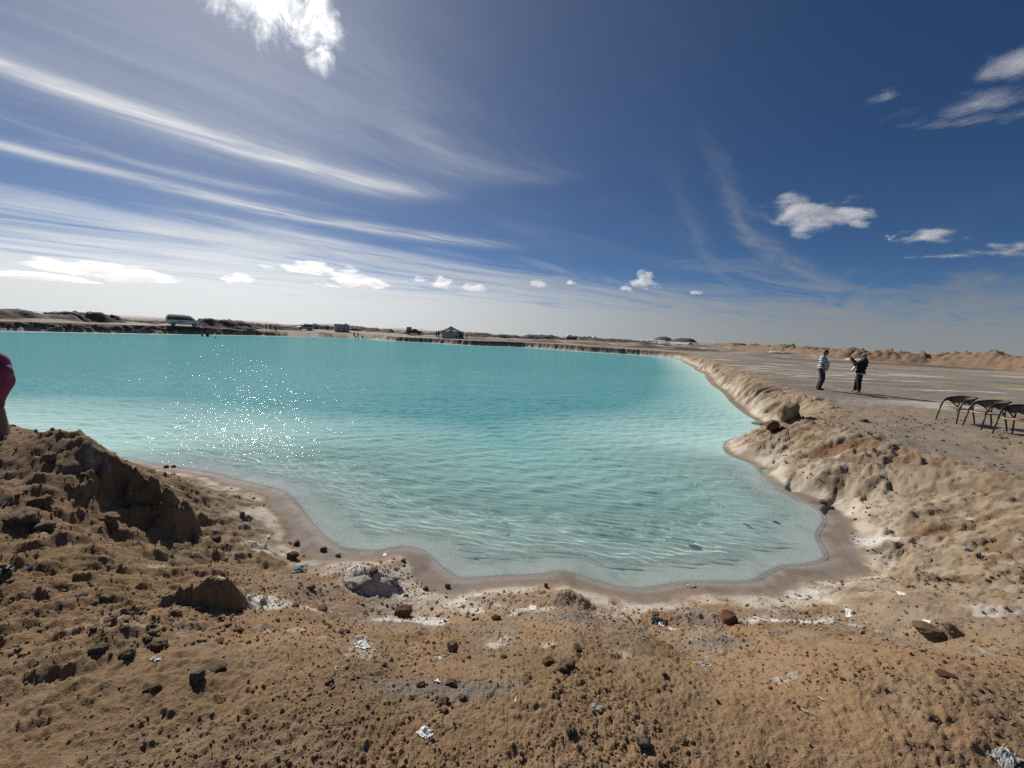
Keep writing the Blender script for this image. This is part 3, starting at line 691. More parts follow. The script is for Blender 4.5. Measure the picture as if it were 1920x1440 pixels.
# far skyline
def far_hill(name, mt, px, py, width_px, hgt_px, dist, seed, label, flat=.12):
    c = UD(px, py, dist); s_ = dist/FPX; w = width_px*s_; h = hgt_px*s_
    dr = np.array([c[1], -c[0]]); dr = dr/np.linalg.norm(dr)
    n = 40; u = np.linspace(-1, 1, n); v = np.linspace(-1, 1, 24); uu, vv = np.meshgrid(u, v, indexing='ij')
    rr_ = np.sqrt((uu+.12*np.sin(seed*2.1+uu*3))**2+vv**2); prof = sst(rr_, 1.0, flat)*(.8+.4*fbm(uu*1.5+seed, vv*1.5, seed, 4))+.06*(fbm(uu*6+seed, vv*6, seed+1, 3, .6, True)-.5)*sst(rr_, 1, .7)
    X = c[0]+dr[0]*uu*w/2+dr[1]*0+(-dr[1])*vv*w*.35; Y = c[1]+dr[1]*uu*w/2+dr[0]*vv*w*.35
    Z = -6+(h+CAMZ+6)*np.clip(prof, 0, 2)
    I = np.arange(n*24).reshape(n, 24); Q = np.stack([I[:-1, :-1], I[1:, :-1], I[1:, 1:], I[:-1, 1:]], -1).reshape(-1, 4)
    o = build_mesh(name, np.stack([X.ravel(), Y.ravel(), Z.ravel()], 1), Q, mt); tag(o, label, None, None, 'structure')
far_hill('hill', M_HILL, 1243, 641, 78, 8.0, 2600, 3, 'left of the twin dark hills on the horizon')
far_hill('hill', M_HILL, 1283, 642, 66, 7.8, 2500, 5, 'right of the twin dark hills on the horizon')
for k, (px, py, w, h) in enumerate(((40, 586, 260, 4.5), (250, 595, 240, 3.6), (470, 605, 250, 3.2), (640, 612, 170, 4.2), (760, 618, 160, 3.0), (880, 623, 160, 2.0), (-150, 578, 260, 5))):
    far_hill('dune', M_PALE, px, py, w, h, 3600, 31+k, ('pale dune on the far horizon, farthest left', 'pale dune on the horizon above the minibus', 'pale dune on the horizon above the people on the far shore', 'pale peaked dune on the horizon above the hut', 'pale dune on the horizon left of the tent', 'low pale dune on the horizon right of the tent', 'pale dune at the left end of the horizon')[k], .1)

# ------------------------------------------------------------------ clouds
def cloud_material(name, dens, scale, seed, soft=1.0, col=(1, 1, 1)):
    mt = bpy.data.materials.new(name); mt.use_nodes = True; mt.node_tree.nodes.clear(); q = G(mt.node_tree)
    p = q.n('ShaderNodeTexCoord').outputs['Object']
    x, y, z = q.sep(p)
    sv = q.vm('ADD', p, (seed*7.3, seed*3.1, seed*1.7))
    n1 = q.noise(sv, scale, 7, .60, .3); n2 = q.noise(sv, scale*.42, 3, .5)
    # flat base, heaped top
    zz = q.m('MULTIPLY', z, q.m('ADD', 1.0, q.m('MULTIPLY', q.m('LESS_THAN', z, 0.0), .8)))
    r = q.vm('LENGTH', q.xyz(x, y, zz))
    sh_ = q.m('SUBTRACT', q.m('ADD', q.m('MULTIPLY', q.m('SUBTRACT', n1, .5), 2.6), q.m('MULTIPLY', q.m('SUBTRACT', n2, .5), 3.0)), q.m('SUBTRACT', q.m('MULTIPLY', r, 1.35), .62))
    ds = q.m('MULTIPLY', q.ss(sh_, 0.0, .45*soft), dens)
    ds = q.m('MULTIPLY', ds, q.ss(r, 1.0, .9))
    v = q.n('ShaderNodeVolumePrincipled'); v.inputs['Color'].default_value = (*col, 1); v.inputs['Anisotropy'].default_value = .5; q.put(v.inputs['Density'], ds)
    out = q.n('ShaderNodeOutputMaterial'); q.put(out.inputs['Volume'], v.outputs[0])
    mt.cycles.volume_step_rate = .28
    return mt
CL = [  # px, py, width px, height px, distance, thickness, softness, label
    (1530, 412, 175, 88, 3000, 3.2, 1.0, 'largest white cumulus cloud high above the two people'),
    (1625, 424, 70, 40, 3000, 1.8, 1.2, 'hooked wisp of cloud just right of the largest cumulus'),
    (1734, 446, 92, 40, 3100, 2.2, 1.4, 'small grey white cloud right of the largest cumulus'),
    (1669, 448, 26, 18, 3100, 1.6, 1.4, 'tiny round puff of cloud between two larger clouds'),
    (1900, 468, 120, 50, 3200, 2.4, 1.4, 'grey white cloud at the right edge above the chairs'),
    (1800, 482, 130, 22, 3200, 1.3, 2.0, 'thin cloud tail left of the right edge cloud'),
    (1860, 196, 240, 80, 2600, 1.5, 2.6, 'long ragged grey cloud high at the right edge'),
    (1910, 135, 130, 90, 2600, 1.6, 2.4, 'grey cloud highest at the right edge'),
    (1665, 184, 75, 30, 2600, .8, 3.0, 'thin faint cloud shred high on the right'),
    (1810, 235, 150, 28, 2600, .9, 3.0, 'low faint strip under the ragged grey cloud'),
    (1212, 531, 52, 40, 5200, 4.0, .8, 'small bright double cumulus above the twin hills'),
    (1170, 542, 34, 16, 5200, 2.5, 1., 'tiny cloud left of the bright double cumulus'),
    (1308, 549, 28, 13, 5200, 1.8, 1.2, 'tiny flat cloud right of the bright double cumulus'),
    (225, 514, 220, 46, 5600, 3.2, 1.0, 'wide bright cumulus above the minibus'),
    (70, 519, 170, 20, 5600, 2.0, 1.2, 'long flat cloud low at the left edge'),
    (605, 512, 150, 38, 5400, 4.0, .8, 'bright heaped cumulus above the white car and hut'),
    (685, 531, 105, 34, 5400, 4.0, .8, 'bright cumulus just right of and below the one over the hut'),
    (455, 525, 70, 26, 5400, 2.6, 1.0, 'small ragged cumulus left of the one over the hut'),
    (607, 536, 60, 16, 5400, 2.2, 1.0, 'small flat cloud under the heaped cumulus'),
    (831, 533, 42, 26, 5300, 3.2, .8, 'small cumulus above the tent'),
    (894, 540, 46, 22, 5300, 3.0, .8, 'small pointed cumulus right of the tent'),
    (785, 527, 40, 14, 5300, 1.8, 1.0, 'faint small cloud left of the cumulus above the tent'),
    (1013, 535, 50, 20, 5300, 2.6, .9, 'small cumulus above the far bank'),
    (1068, 532, 22, 16, 5300, 2.4, .9, 'tiny cumulus puff right of the one above the far bank')]
bmc = bmesh.new(); bmesh.ops.create_cube(bmc, size=2.0); cube_me = bpy.data.meshes.new('cloud'); bmc.to_mesh(cube_me); bmc.free()
for k, (px, py, w, h, dist, dn, soft, lab) in enumerate(CL):
    c = UD(px, py, dist); s_ = dist/FPX
    sx = w*s_*.5*1.55; sz = h*s_*.5*1.5; dn *= .62 if dist > 5000 else 1.0; sy = max(sx*.45, sz)
    me = cube_me.copy(); me.name = 'cloud'
    me.materials.append(cloud_material('cloud_vapour', dn/(sz*1.0), 1.7 if w < 100 else 2.1, k+1, soft))
    o = bpy.data.objects.new('cumulus_cloud', me); COL.objects.link(o)
    o.location = c; o.scale = (sx, sy, sz); o.rotation_euler = (0, 0, -math.atan2(c[0], c[1]))
    tag(o, lab, 'cloud', 'scattered cumulus clouds')

# ------------------------------------------------------------------ materials of things
M_SKIN = mat('skin', (.22, .12, .075), .6); M_HAIR = mat('hair_black', (.012, .011, .011), .6)
M_BLACK = mat('cloth_black', (.012, .012, .015), .9); M_NAVY = mat('cloth_dark_jeans', (.022, .026, .038), .9)
M_WHITE = mat('cloth_white', (.62, .60, .56), .9); M_GREYC = noisy('cloth_grey', (.24, .235, .23), (.15, .145, .14), 6, .9)
M_MAROON = noisy('cloth_maroon', (.27, .05, .12), (.15, .03, .065), 5, .9); M_PINK = noisy('cloth_pink', (.30, .11, .125), (.20, .07, .09), 6, .9)
M_GLASS = mat('window_glass', (.012, .014, .016), .08); M_TYRE = mat('tyre_rubber', (.012, .012, .012), .85); M_RIM = mat('wheel_metal', (.35, .35, .36), .35, Metallic=.8)
M_VAN = mat('paint_white', (.86, .78, .69), .65); M_LAMP = mat('lamp_glass', (.55, .55, .52), .15); M_RED = mat('lamp_red', (.35, .02, .02), .25)
M_PLAST = mat('black_plastic', (.015, .015, .017), .65); M_SHOE = mat('shoe_dark', (.025, .02, .018), .6); M_SHOEP = mat('shoe_pale', (.40, .36, .31), .7)
mt = mat('striped_jersey', (.7, .7, .7), .9); q = G(mt.node_tree); b = mt.node_tree.nodes['Principled BSDF']
z = q.sep(q.n('ShaderNodeTexCoord').outputs['Object'])[2]
st = q.m('LESS_THAN', q.m('FRACT', q.m('MULTIPLY', z, 1/.082)), .5)
q.put(b.inputs['Base Color'], q.mix(st, (.012, .014, .02), (.74, .74, .73))); M_STRIPE = mt

# ------------------------------------------------------------------ people
def hand(bm, wrist, dirv, palm_n, size=1.0, curl=.5, grip=False):
    """palm, five fingers of unequal length, thumb from the side near the wrist"""
    w = Vector(wrist); d_ = Vector(dirv).normalized(); n = Vector(palm_n); n = (n-d_*n.dot(d_)).normalized(); sd = d_.cross(n)
    k = size
    ball(bm, w+d_*.045*k, (.05*k, .04*k, .017*k), 10, Matrix((d_, sd, n)).transposed())
    for i, (off, ln) in enumerate(((-.030, .068), (-.010, .078), (.010, .074), (.028, .058))):
        p0 = w+d_*.080*k+sd*off*k; a = curl
        p1 = p0+(d_*math.cos(a*.5)+n*math.sin(a*.5))*ln*.5*k; p2 = p1+(d_*math.cos(a*1.5)+n*math.sin(a*1.5))*ln*.5*k
        limb(bm, [w+d_*.05*k+sd*off*.8*k, p0, p1, p2], [.010*k, .0095*k, .0088*k, .0075*k], 6)
    t0 = w+d_*.02*k-sd*.034*k; t1 = t0+(d_*.6-sd*.7+n*.3).normalized()*.038*k; t2 = t1+(d_*.85-sd*.2+n*.45).normalized()*.032*k
    limb(bm, [t0, t1, t2], [.013*k, .011*k, .009*k], 6)
def head(bm, c, fwd, up=(0, 0, 1), k=1.0):
    """skull with brow, nose, lips, chin, ears and eye sockets; fwd is where the face looks"""
    c = Vector(c); f = Vector(fwd).normalized(); u = Vector(up); u = (u-f*u.dot(f)).normalized(); s_ = f.cross(u)
    M3 = Matrix((s_, f, u)).transposed()
    ball(bm, c+u*.025*k, (.073*k, .092*k, .093*k), 16, M3)
    ball(bm, c+f*.028*k-u*.045*k, (.056*k, .062*k, .070*k), 14, M3)
    ball(bm, c+f*.066*k-u*.092*k, (.026*k, .022*k, .02*k), 8, M3)
    tube(bm, [c+f*.086*k+u*.012*k, c+f*.108*k-u*.028*k], [.009*k, .015*k], 8); ball(bm, c+f*.104*k-u*.03*k, (.016*k, .014*k, .012*k), 8, M3)
    ball(bm, c+f*.085*k-u*.062*k, (.024*k, .012*k, .009*k), 8, M3)
    ball(bm, c+f*.082*k+u*.032*k, (.055*k, .014*k, .011*k), 8, M3)
    for s in (-1, 1):
        ball(bm, c+s_*s*.074*k-u*.012*k, (.010*k, .02*k, .032*k), 8, M3)
    return M3
def eyes(root, c, fwd, up=(0, 0, 1), k=1.0):
    c = Vector(c); f = Vector(fwd).normalized(); u = Vector(up); u = (u-f*u.dot(f)).normalized(); s_ = f.cross(u)
    for s in (-1, 1):
        bm = bmesh.new(); ball(bm, c+f*.081*k+s_*s*.03*k+u*.012*k, .012*k, 8); link_bm('eye', bm, M_HAIR, root, True)

# the man in the striped shirt, in profile (local front is -Y), head bowed a little
def striped_man():
    foot = (hit(1533, 730)+hit(1543, 733))/2; foot.z = gz(foot.x, foot.y)
    r = empty('person', foot, R(90)-math.atan2(foot.x, foot.y), .985)
    tag(r, 'heavy man in black and white striped shirt and dark jeans standing in profile', 'person')
    bm = bmesh.new()
    hips = {-1: Vector((-.10, .03, .92)), 1: Vector((.10, .03, .92))}
    for s, kn, an in ((-1, (-.12, -.045, .50), (-.12, .05, .09)), (1, (.12, .0, .50), (.13, .10, .09))):
        limb(bm, [hips[s], kn, an], [.105, .066, .045], 12)
        ball(bm, (an[0], an[1]-.06, .045), (.045, .12, .04), 10)
    for z_, rx, ry, y in ((.95, .19, .155, .03), (1.08, .205, .185, -.02), (1.20, .205, .185, -.02), (1.34, .20, .150, .03), (1.43, .17, .11, .05)): ball(bm, (0, y, z_), (rx, ry, .12), 18)
    limb(bm, [(0, .055, 1.44), (0, .01, 1.56)], [.068, .062], 12)
    hc = (0, -.045, 1.655); fw = (0, -.93, -.36)
    head(bm, hc, fw)
    for s in (-1, 1):
        el = (s*.265, .05, 1.13); wr = (s*.235, -.06, .90)
        limb(bm, [(s*.195, .045, 1.42), el, wr], [.062, .047, .030], 10)
        hand(bm, wr, (0, -.12, -1), (-s, 0, 0), 1.0, .6)
    fuse('body', bm, M_SKIN, r, .011, 2)
    bm = bmesh.new()
    for z_, rx, ry, y in ((.98, .215, .185, .02), (1.08, .228, .212, -.02), (1.20, .228, .210, -.02), (1.34, .218, .170, .03), (1.435, .185, .122, .05)): ball(bm, (0, y, z_), (rx, ry, .115), 20)
    tube(bm, [(0, .02, .90), (0, .0, 1.05)], [.20, .215], 20)
    for s in (-1, 1): limb(bm, [(s*.195, .045, 1.42), (s*.245, .05, 1.22)], [.082, .072], 12)
    limb(bm, [(0, .055, 1.46), (0, .035, 1.51)], [.082, .078], 12)
    fuse('striped_shirt', bm, M_STRIPE, r, .013, 3)
    bm = bmesh.new()
    ball(bm, (0, .03, .93), (.20, .165, .14), 18)
    for s, kn, an in ((-1, (-.12, -.045, .50), (-.12, .05, .12)), (1, (.12, .0, .50), (.13, .10, .12))): limb(bm, [hips[s], kn, an], [.125, .088, .072], 14)
    fuse('jeans', bm, M_NAVY, r, .013, 3)
    for s, an in ((-1, (-.12, .05)), (1, (.13, .10))):
        bm = bmesh.new(); ball(bm, (an[0], an[1]-.055, .045), (.052, .140, .045), 12); box(bm, (an[0]-.05, an[1]-.19, .0), (an[0]+.05, an[1]+.08, .03), .01); fuse('shoe', bm, M_SHOE, r, .012, 2)
    bm = bmesh.new(); f = Vector(fw).normalized(); u = Vector((0, -.36, .93)); M3 = Matrix((f.cross(u), f, u)).transposed()
    ball(bm, Vector(hc)+u*.045-f*.018, (.080, .094, .080), 16, M3); ball(bm, Vector(hc)-f*.05-u*.02, (.072, .05, .07), 12, M3)
    fuse('hair', bm, M_HAIR, r, .012, 2)
    eyes(r, hc, fw, u)
    return r
MAN = striped_man()

def photographer():
    foot = (hit(1602, 735)+hit(1612, 737))/2; foot.z = gz(foot.x, foot.y)
    r = empty('person', foot, -R(90)-math.atan2(foot.x, foot.y)-R(6), .955)
    tag(r, 'person in black jacket and grey headscarf leaning back to raise a phone', 'person')
    bm = bmesh.new()
    legs = ((-1, (-.13, -.07, .48), (-.14, -.10, .09)), (1, (.12, .03, .48), (.13, .07, .09)))
    for s, kn, an in legs:
        limb(bm, [(s*.09, .02, .90), kn, an], [.10, .064, .042], 12); ball(bm, (an[0], an[1]-.06, .045), (.04, .115, .036), 10)
    for z_, rx, ry, y in ((.93, .18, .15, .02), (1.08, .18, .16, .03), (1.22, .185, .155, .065), (1.36, .18, .135, .10), (1.43, .16, .10, .115)): ball(bm, (0, y, z_), (rx, ry, .11), 18)
    limb(bm, [(0, .115, 1.44), (0, .09, 1.54)], [.058, .052], 12)
    hc = (0, .065, 1.63); fw = (0, -.99, .08); head(bm, hc, fw, (0, 0, 1), .96)
    arms = ((-1, (-.20, -.16, 1.26), (-.055, -.36, 1.50)), (1, (.22, -.17, 1.24), (.075, -.36, 1.48)))
    for s, el, wr in arms:
        limb(bm, [(s*.185, .10, 1.41), el, wr], [.055, .044, .028], 10)
        hand(bm, wr, (-s*.25, -.25, .93), (-s*.3, -.9, 0), .95, .75)
    fuse('body', bm, M_SKIN, r, .011, 2)
    bm = bmesh.new()
    for z_, rx, ry, y in ((.93, .215, .185, .025), (1.08, .215, .19, .035), (1.22, .215, .185, .07), (1.36, .205, .16, .105), (1.43, .18, .12, .115)): ball(bm, (0, y, z_), (rx, ry, .115), 18)
    for s, el, wr in arms: limb(bm, [(s*.185, .10, 1.41), el, Vector(el).lerp(Vector(wr), .92)], [.085, .078, .055], 12)
    fuse('jacket', bm, M_BLACK, r, .013, 3)
    bm = bmesh.new()
    for k in range(2): tube(bm, [(0, .025, .815+.02*k), (0, .025, .85+.02*k)], [.212, .215], 24)
    fuse('white_hem', bm, M_WHITE, r, .012, 2)
    bm = bmesh.new(); ball(bm, (0, .02, .91), (.185, .155, .14), 16)
    for s, kn, an in legs: limb(bm, [(s*.09, .02, .90), kn, (an[0], an[1], .13)], [.125, .095, .072], 14)
    fuse('trousers', bm, M_BLACK, r, .013, 3)
    for s, kn, an in legs:
        bm = bmesh.new(); ball(bm, (an[0], an[1]-.055, .042), (.047, .13, .042), 12); box(bm, (an[0]-.045, an[1]-.18, 0), (an[0]+.045, an[1]+.07, .028), .01); fuse('shoe', bm, M_SHOEP, r, .012, 2)
    bm = bmesh.new(); ball(bm, Vector(hc)+Vector((0, .02, .03)), (.090, .105, .100), 16); ball(bm, (0, .105, 1.53), (.095, .085, .09), 14); ball(bm, (0, .13, 1.46), (.13, .08, .06), 14)
    fuse('headscarf', bm, M_GREYC, r, .013, 3)
    bm = bmesh.new(); limb(bm, [(.02, -.02, 1.46), (.06, -.05, 1.42), (.0, -.10, 1.36)], [.04, .05, .03], 10); fuse('scarf_collar', bm, M_WHITE, r, .013, 3)
    eyes(r, hc, fw, (0, 0, 1), .96)
    # things held
    M = r.matrix_basis.copy(); rot = Matrix.Rotation(r.rotation_euler.z, 4, 'Z')
    loc = Vector(r.location)+rot @ (Vector((.005, -.44, 1.585))*.955)
    ph = empty('phone', loc, r.rotation_euler.z)
    tag(ph, 'dark phone held up in both hands by the person in the black jacket', 'phone')
    bm = bmesh.new(); box(bm, (-.078, -.005, -.038), (.078, .004, .038), .004); link_bm('phone_case', bm, M_PLAST, ph)
    bm = bmesh.new(); box(bm, (-.072, .004, -.034), (.072, .0055, .034)); link_bm('screen', bm, M_GLASS, ph)
    loc = Vector(r.location)+rot @ (Vector((.12, -.17, .95))*.955)
    bg_ = empty('shoulder_bag', loc, r.rotation_euler.z+R(8))
    tag(bg_, 'white cloth bag hanging at the belly of the person in the black jacket', 'bag')
    bm = bmesh.new(); ball(bm, (0, 0, .17), (.12, .055, .19), 14, Matrix.Rotation(R(-28), 3, 'X')); ball(bm, (0, -.07, .05), (.09, .05, .08), 12); fuse('bag_body', bm, M_WHITE, bg_, .014, 3)
    bm = bmesh.new(); tube(bm, [(.05, .02, .30), (.02, .06, .42), (-.10, .20, .52)], .012, 6); link_bm('strap', bm, M_GREYC, bg_)
    return r
photographer()

def robed_person():
    base = UD(-24, 850, 5.6); base = Vector((base[0], base[1], 0)); base.z = gz(base.x, base.y)
    k = 1.0
    r = empty('person', base, face_cam(base.x, base.y)+R(20), k)
    tag(r, 'person in maroon pink tunic cut off by the left edge of the photo', 'person')
    sc_ = 805/5.6
    def L(px, py):      # a pixel on the upright plane through the feet, in local metres (x to the right of the sight line)
        p = UD(px-8, py, 5.6); return Vector((p[0], p[1], p[2]))-base
    rz = Matrix.Rotation(-r.rotation_euler.z, 3, 'Z')
    def Q(px, py, back=0.0):
        v = L(px, py); a = Vector((base.x, base.y, 0)).normalized(); return rz @ (v+a*back)
    bm = bmesh.new()
    limb(bm, [Q(-16, 745), Q(-14, 700), Q(-22, 655)], [.17, .19, .09], 12)
    limb(bm, [Q(-22, 655), Q(-26, 632)], [.055, .05], 10)
    up = Vector((0, 0, 1)); hc = Q(-30, 612); head(bm, hc, (-.6, -.5, -.15))
    limb(bm, [Q(-4, 672), Q(14, 700), Q(0, 748)], [.06, .05, .034], 10)
    hand(bm, Q(0, 748), Q(-8, 768)-Q(0, 748), (0, -1, 0), .95, .7)
    limb(bm, [Q(-40, 672), Q(-58, 705), Q(-50, 752)], [.06, .05, .034], 10); hand(bm, Q(-50, 752), Q(-46, 770)-Q(-50, 752), (0, -1, 0), .95, .7)
    for a, b_, c_ in (((0, 770), (12, 805), (13, 845)), ((-28, 770), (-28, 808), (-30, 848))): limb(bm, [Q(*a), Q(*b_), Q(*c_)], [.085, .06, .042], 10); ball(bm, Q(c_[0], c_[1]+3), (.05, .10, .035), 8)
    fuse('body', bm, M_SKIN, r, .014, 2)
    bm = bmesh.new()
    limb(bm, [Q(-14, 752), Q(-8, 712), Q(-10, 683)], [.14, .215, .185], 16); limb(bm, [Q(-4, 680), Q(10, 698), Q(-1, 735)], [.12, .115, .085], 14)
    limb(bm, [Q(-34, 680), Q(-54, 705), Q(-50, 742)], [.10, .085, .07], 12)
    ball(bm, Q(-10, 758), (.145, .13, .10), 14)
    fuse('tunic', bm, M_MAROON, r, .015, 3)
    bm = bmesh.new(); limb(bm, [Q(-10, 770), Q(-14, 800), Q(-16, 835)], [.13, .14, .15], 14); ball(bm, Q(-4, 776), (.09, .10, .06), 10); fuse('tunic_skirt', bm, M_PINK, r, .015, 3)
    bm = bmesh.new(); limb(bm, [Q(8, 786, .12), Q(14, 810, .1), Q(15, 846, .05)], [.068, .068, .062], 12); limb(bm, [Q(-26, 780), Q(-28, 808), Q(-30, 846)], [.08, .07, .062], 12); fuse('grey_trousers', bm, M_GREYC, r, .014, 3)
    bm = bmesh.new(); ball(bm, hc+Vector((0, .02, .02)), (.10, .115, .125), 14); ball(bm, Q(-26, 640), (.11, .10, .09), 12); fuse('headscarf', bm, M_MAROON, r, .014, 3)
    for c_ in ((13, 846), (-30, 848)):
        bm = bmesh.new(); ball(bm, Q(c_[0], c_[1]), (.055, .12, .045), 10); link_bm('shoe', bm, M_SHOE, r, True)
robed_person()

# small figures far off: one body each, clothes as children
def small_person(px, py, depth, hgt, pose, col, label, group=None, waist=False):
    c = UD(px, py, depth); zg = -.0 if waist else gz(c[0], c[1])
    r = empty('person', (c[0], c[1], zg-(.85 if waist == 1 else 1.42 if waist == 2 else 0)), rnd.uniform(0, 6.28), hgt/1.75)
    tag(r, label, 'person', group)
    bm = bmesh.new(); sit = pose == 'sit'; dz_ = -.42 if sit else 0
    for s in (-1, 1):
        if sit: limb(bm, [(s*.09, 0, .48), (s*.10, -.42, .50), (s*.10, -.45, .06)], [.09, .07, .05], 8)
        else: limb(bm, [(s*.09, 0, .90), (s*.10, -.02, .5), (s*.11, 0, .05)], [.09, .066, .05], 8)
        limb(bm, [(s*.19, 0, 1.42+dz_), (s*.24, .02, 1.15+dz_), (s*.2, -.12, .95+dz_)], [.055, .046, .035], 8)
    for z_, rx, ry in ((.95, .17, .13), (1.15, .17, .13), (1.35, .19, .12)): ball(bm, (0, 0, z_+dz_), (rx, ry, .13), 12)
    limb(bm, [(0, 0, 1.42+dz_), (0, -.01, 1.55+dz_)], [.055, .05], 8); head(bm, (0, -.02, 1.63+dz_), (0, -1, 0))
    fuse('body', bm, M_SKIN, r, .024, 1)
    bm = bmesh.new()
    for z_, rx, ry in ((.97, .195, .155), (1.15, .195, .155), (1.35, .21, .14)): ball(bm, (0, 0, z_+dz_), (rx, ry, .14), 12)
    fuse('shirt', bm, col, r, .03, 2)
    bm = bmesh.new()
    for s in (-1, 1):
        if sit: limb(bm, [(s*.09, 0, .48), (s*.10, -.42, .50), (s*.10, -.45, .12)], [.11, .085, .065], 8)
        else: limb(bm, [(s*.09, 0, .92), (s*.10, -.02, .5), (s*.11, 0, .12)], [.115, .085, .065], 8)
    fuse('trousers', bm, M_BLACK, r, .03, 2)
    bm = bmesh.new(); ball(bm, (0, .015, 1.66+dz_), (.083, .095, .085), 10); link_bm('hair', bm, M_HAIR, r, True)
    return r
FG = 'people on the far shore'
small_person(379, 628, 80, 1.75, 'stand', M_BLACK, 'left of two dark bathers standing in the water below the minibus', FG, 1)
small_person(389, 628.5, 79, 1.70, 'stand', M_BLACK, 'right of two dark bathers standing in the water below the minibus', FG, 1)
small_person(404, 630.5, 74, 1.75, 'stand', M_BLACK, 'head of a bather deep in the water right of the two standing ones', FG, 2)
small_person(588, 634, 92, 1.75, 'stand', M_BLACK, 'swimmer with head above water below the white car', FG, 2)
small_person(590, 630, 100, 1.7, 'stand', M_BLACK, 'dark figure standing at the waterline right of the white car', FG)
small_person(499, 618, 108, 1.7, 'stand', M_BLACK, 'leftmost of the group of three on the far beach', FG)
small_person(507, 618, 108, 1.65, 'stand', M_NAVY, 'middle figure of the group of three on the far beach', FG)
small_person(516, 619, 107, 1.65, 'sit', M_BLACK, 'seated figure right in the group of three on the far beach', FG)
small_person(664, 623, 117, 1.6, 'stand', M_BLACK, 'dark figure standing just right of the hut', FG)
small_person(671, 623.5, 116, 1.6, 'stand', M_MAROON, 'figure in dark red second right of the hut', FG)
small_person(679, 624, 116, 1.3, 'sit', M_BLACK, 'seated figure farthest right of the hut', FG)
small_person(822, 632, 112, 1.75, 'stand', M_BLACK, 'dark figure standing at the left side of the tent', FG)
small_person(818, 632, 113, 1.65, 'stand', M_NAVY, 'figure leaning near the dark one left of the tent', FG)
small_person(875, 634.5, 110, 1.7, 'stand', M_BLACK, 'dark figure standing right of the tent', FG)
small_person(855, 633, 106, 1.4, 'sit', M_BLACK, 'figure seated at the open front of the tent', FG)

# ------------------------------------------------------------------ rattan chairs
M_CFRAME = mat('chair_frame', (.030, .024, .018), .5); M_CSEAT = mat('chair_seat_cane', (.42, .30, .14), .6)
M_WICK = noisy('wicker', (.10, .07, .045), (.045, .032, .022), 60, .7)
def woven(name, grid, parent, mt, hole=2, th=.006):
    """strip of plaited cane: rows and columns of strands with gaps between"""
    bm = bmesh.new(); nu, nv = len(grid), len(grid[0])
    V = [[bm.verts.new(p) for p in row] for row in grid]
    for i in range(nu-1):
        for j in range(nv-1):
            if not (i % hole == 1 and j % hole == 1): bm.faces.new((V[i][j], V[i+1][j], V[i+1][j+1], V[i][j+1]))
    bmesh.ops.remove_doubles(bm, verts=bm.verts, dist=1e-5)
    bmesh.ops.solidify(bm, geom=bm.faces[:], thickness=th)
    return link_bm(name, bm, mt, parent)
def make_chair():
    r = empty('rattan_armchair', (0, 0, 0))
    rail = []
    for t in np.linspace(0, 1, 33):       # one continuous rail: front leg, arm, back, arm, front leg
        a = (t-.5)*2; s = 1 if a > 0 else -1; b_ = abs(a)
        if b_ < .62:
            th_ = b_/.62*R(100); rail.append(Vector((s*.285*math.sin(th_)**.85, .07+.34*math.cos(th_), .775-.07*(b_/.62)**2)))
        else:
            k = (b_-.62)/.38; rail.append(Vector((s*(.282-.01*k), .010-.245*math.sin(k*1.35), .705-.275*(1-math.cos(k*1.57))**1.05)))
    bm = bmesh.new(); tube(bm, rail, .019, 8); link_bm('arm_rail', bm, M_CFRAME, r, True)
    # woven back and sides hang from the rail
    rows = []
    n = 121
    for i in range(n):
        t = .13+.74*i/(n-1); f = t*(len(rail)-1); i0 = int(f); p = rail[i0].lerp(rail[min(i0+1, len(rail)-1)], f-i0)
        a = abs(t-.5)/.37; drop = .235*(1-a**2.6)**.8*(.80+.2*abs(math.cos(a*4.2)))+.012
        row = []
        for j in range(28):
            v = j/27; ctr = Vector((0, .05, p.z)); d_ = (p-ctr)*(1-.34*v*min(1, abs(1-a)*1.6)); row.append(Vector((d_.x, ctr.y+d_.y, p.z-drop*v)))
        rows.append(row)
    woven('wicker_back', rows, r, M_WICK, 3, .008)
    for s in (-1, 1):
        bm = bmesh.new(); tube(bm, [(s*.272, -.225, .44), (s*.285, -.255, .22), (s*.300, -.285, 0)], [.019, .019, .015], 8); link_bm('leg', bm, M_CFRAME, r, True)
        bm = bmesh.new(); tube(bm, [(s*.20, .235, .60), (s*.205, .235, .43), (s*.225, .285, .2), (s*.24, .32, 0)], [.019, .019, .019, .015], 8); link_bm('leg', bm, M_CFRAME, r, True)
        # arched braces under the arm
        bm = bmesh.new(); tube(bm, [(s*.272, -.21, .46), (s*.272, -.17, .58), (s*.268, -.08, .645), (s*.262, .02, .62), (s*.24, .13, .53), (s*.21, .21, .44)], .016, 8); link_bm('arm_brace', bm, M_CFRAME, r, True)
        bm = bmesh.new(); tube(bm, [(s*.272, -.215, .425), (s*.205, .232, .425)], .015, 8); link_bm('side_rail', bm, M_CFRAME, r, True)
    bm = bmesh.new(); tube(bm, [(-.272, -.215, .425), (.272, -.215, .425)], .016, 8); link_bm('front_rail', bm, M_CSEAT, r, True)
    bm = bmesh.new(); tube(bm, [(-.205, .232, .425), (.205, .232, .425)], .014, 8); link_bm('rear_rail', bm, M_CFRAME, r, True)
    rows = [[Vector(((-.262+.052*max(0, y))*(1-2*x)*(1-.0), -.205+.43*y, .438-.012*math.sin(math.pi*y))) for y in np.linspace(0, 1, 25)] for x in np.linspace(0, 1, 27)]
    woven('seat', rows, r, M_CSEAT, 3)
    return r
CH = make_chair()
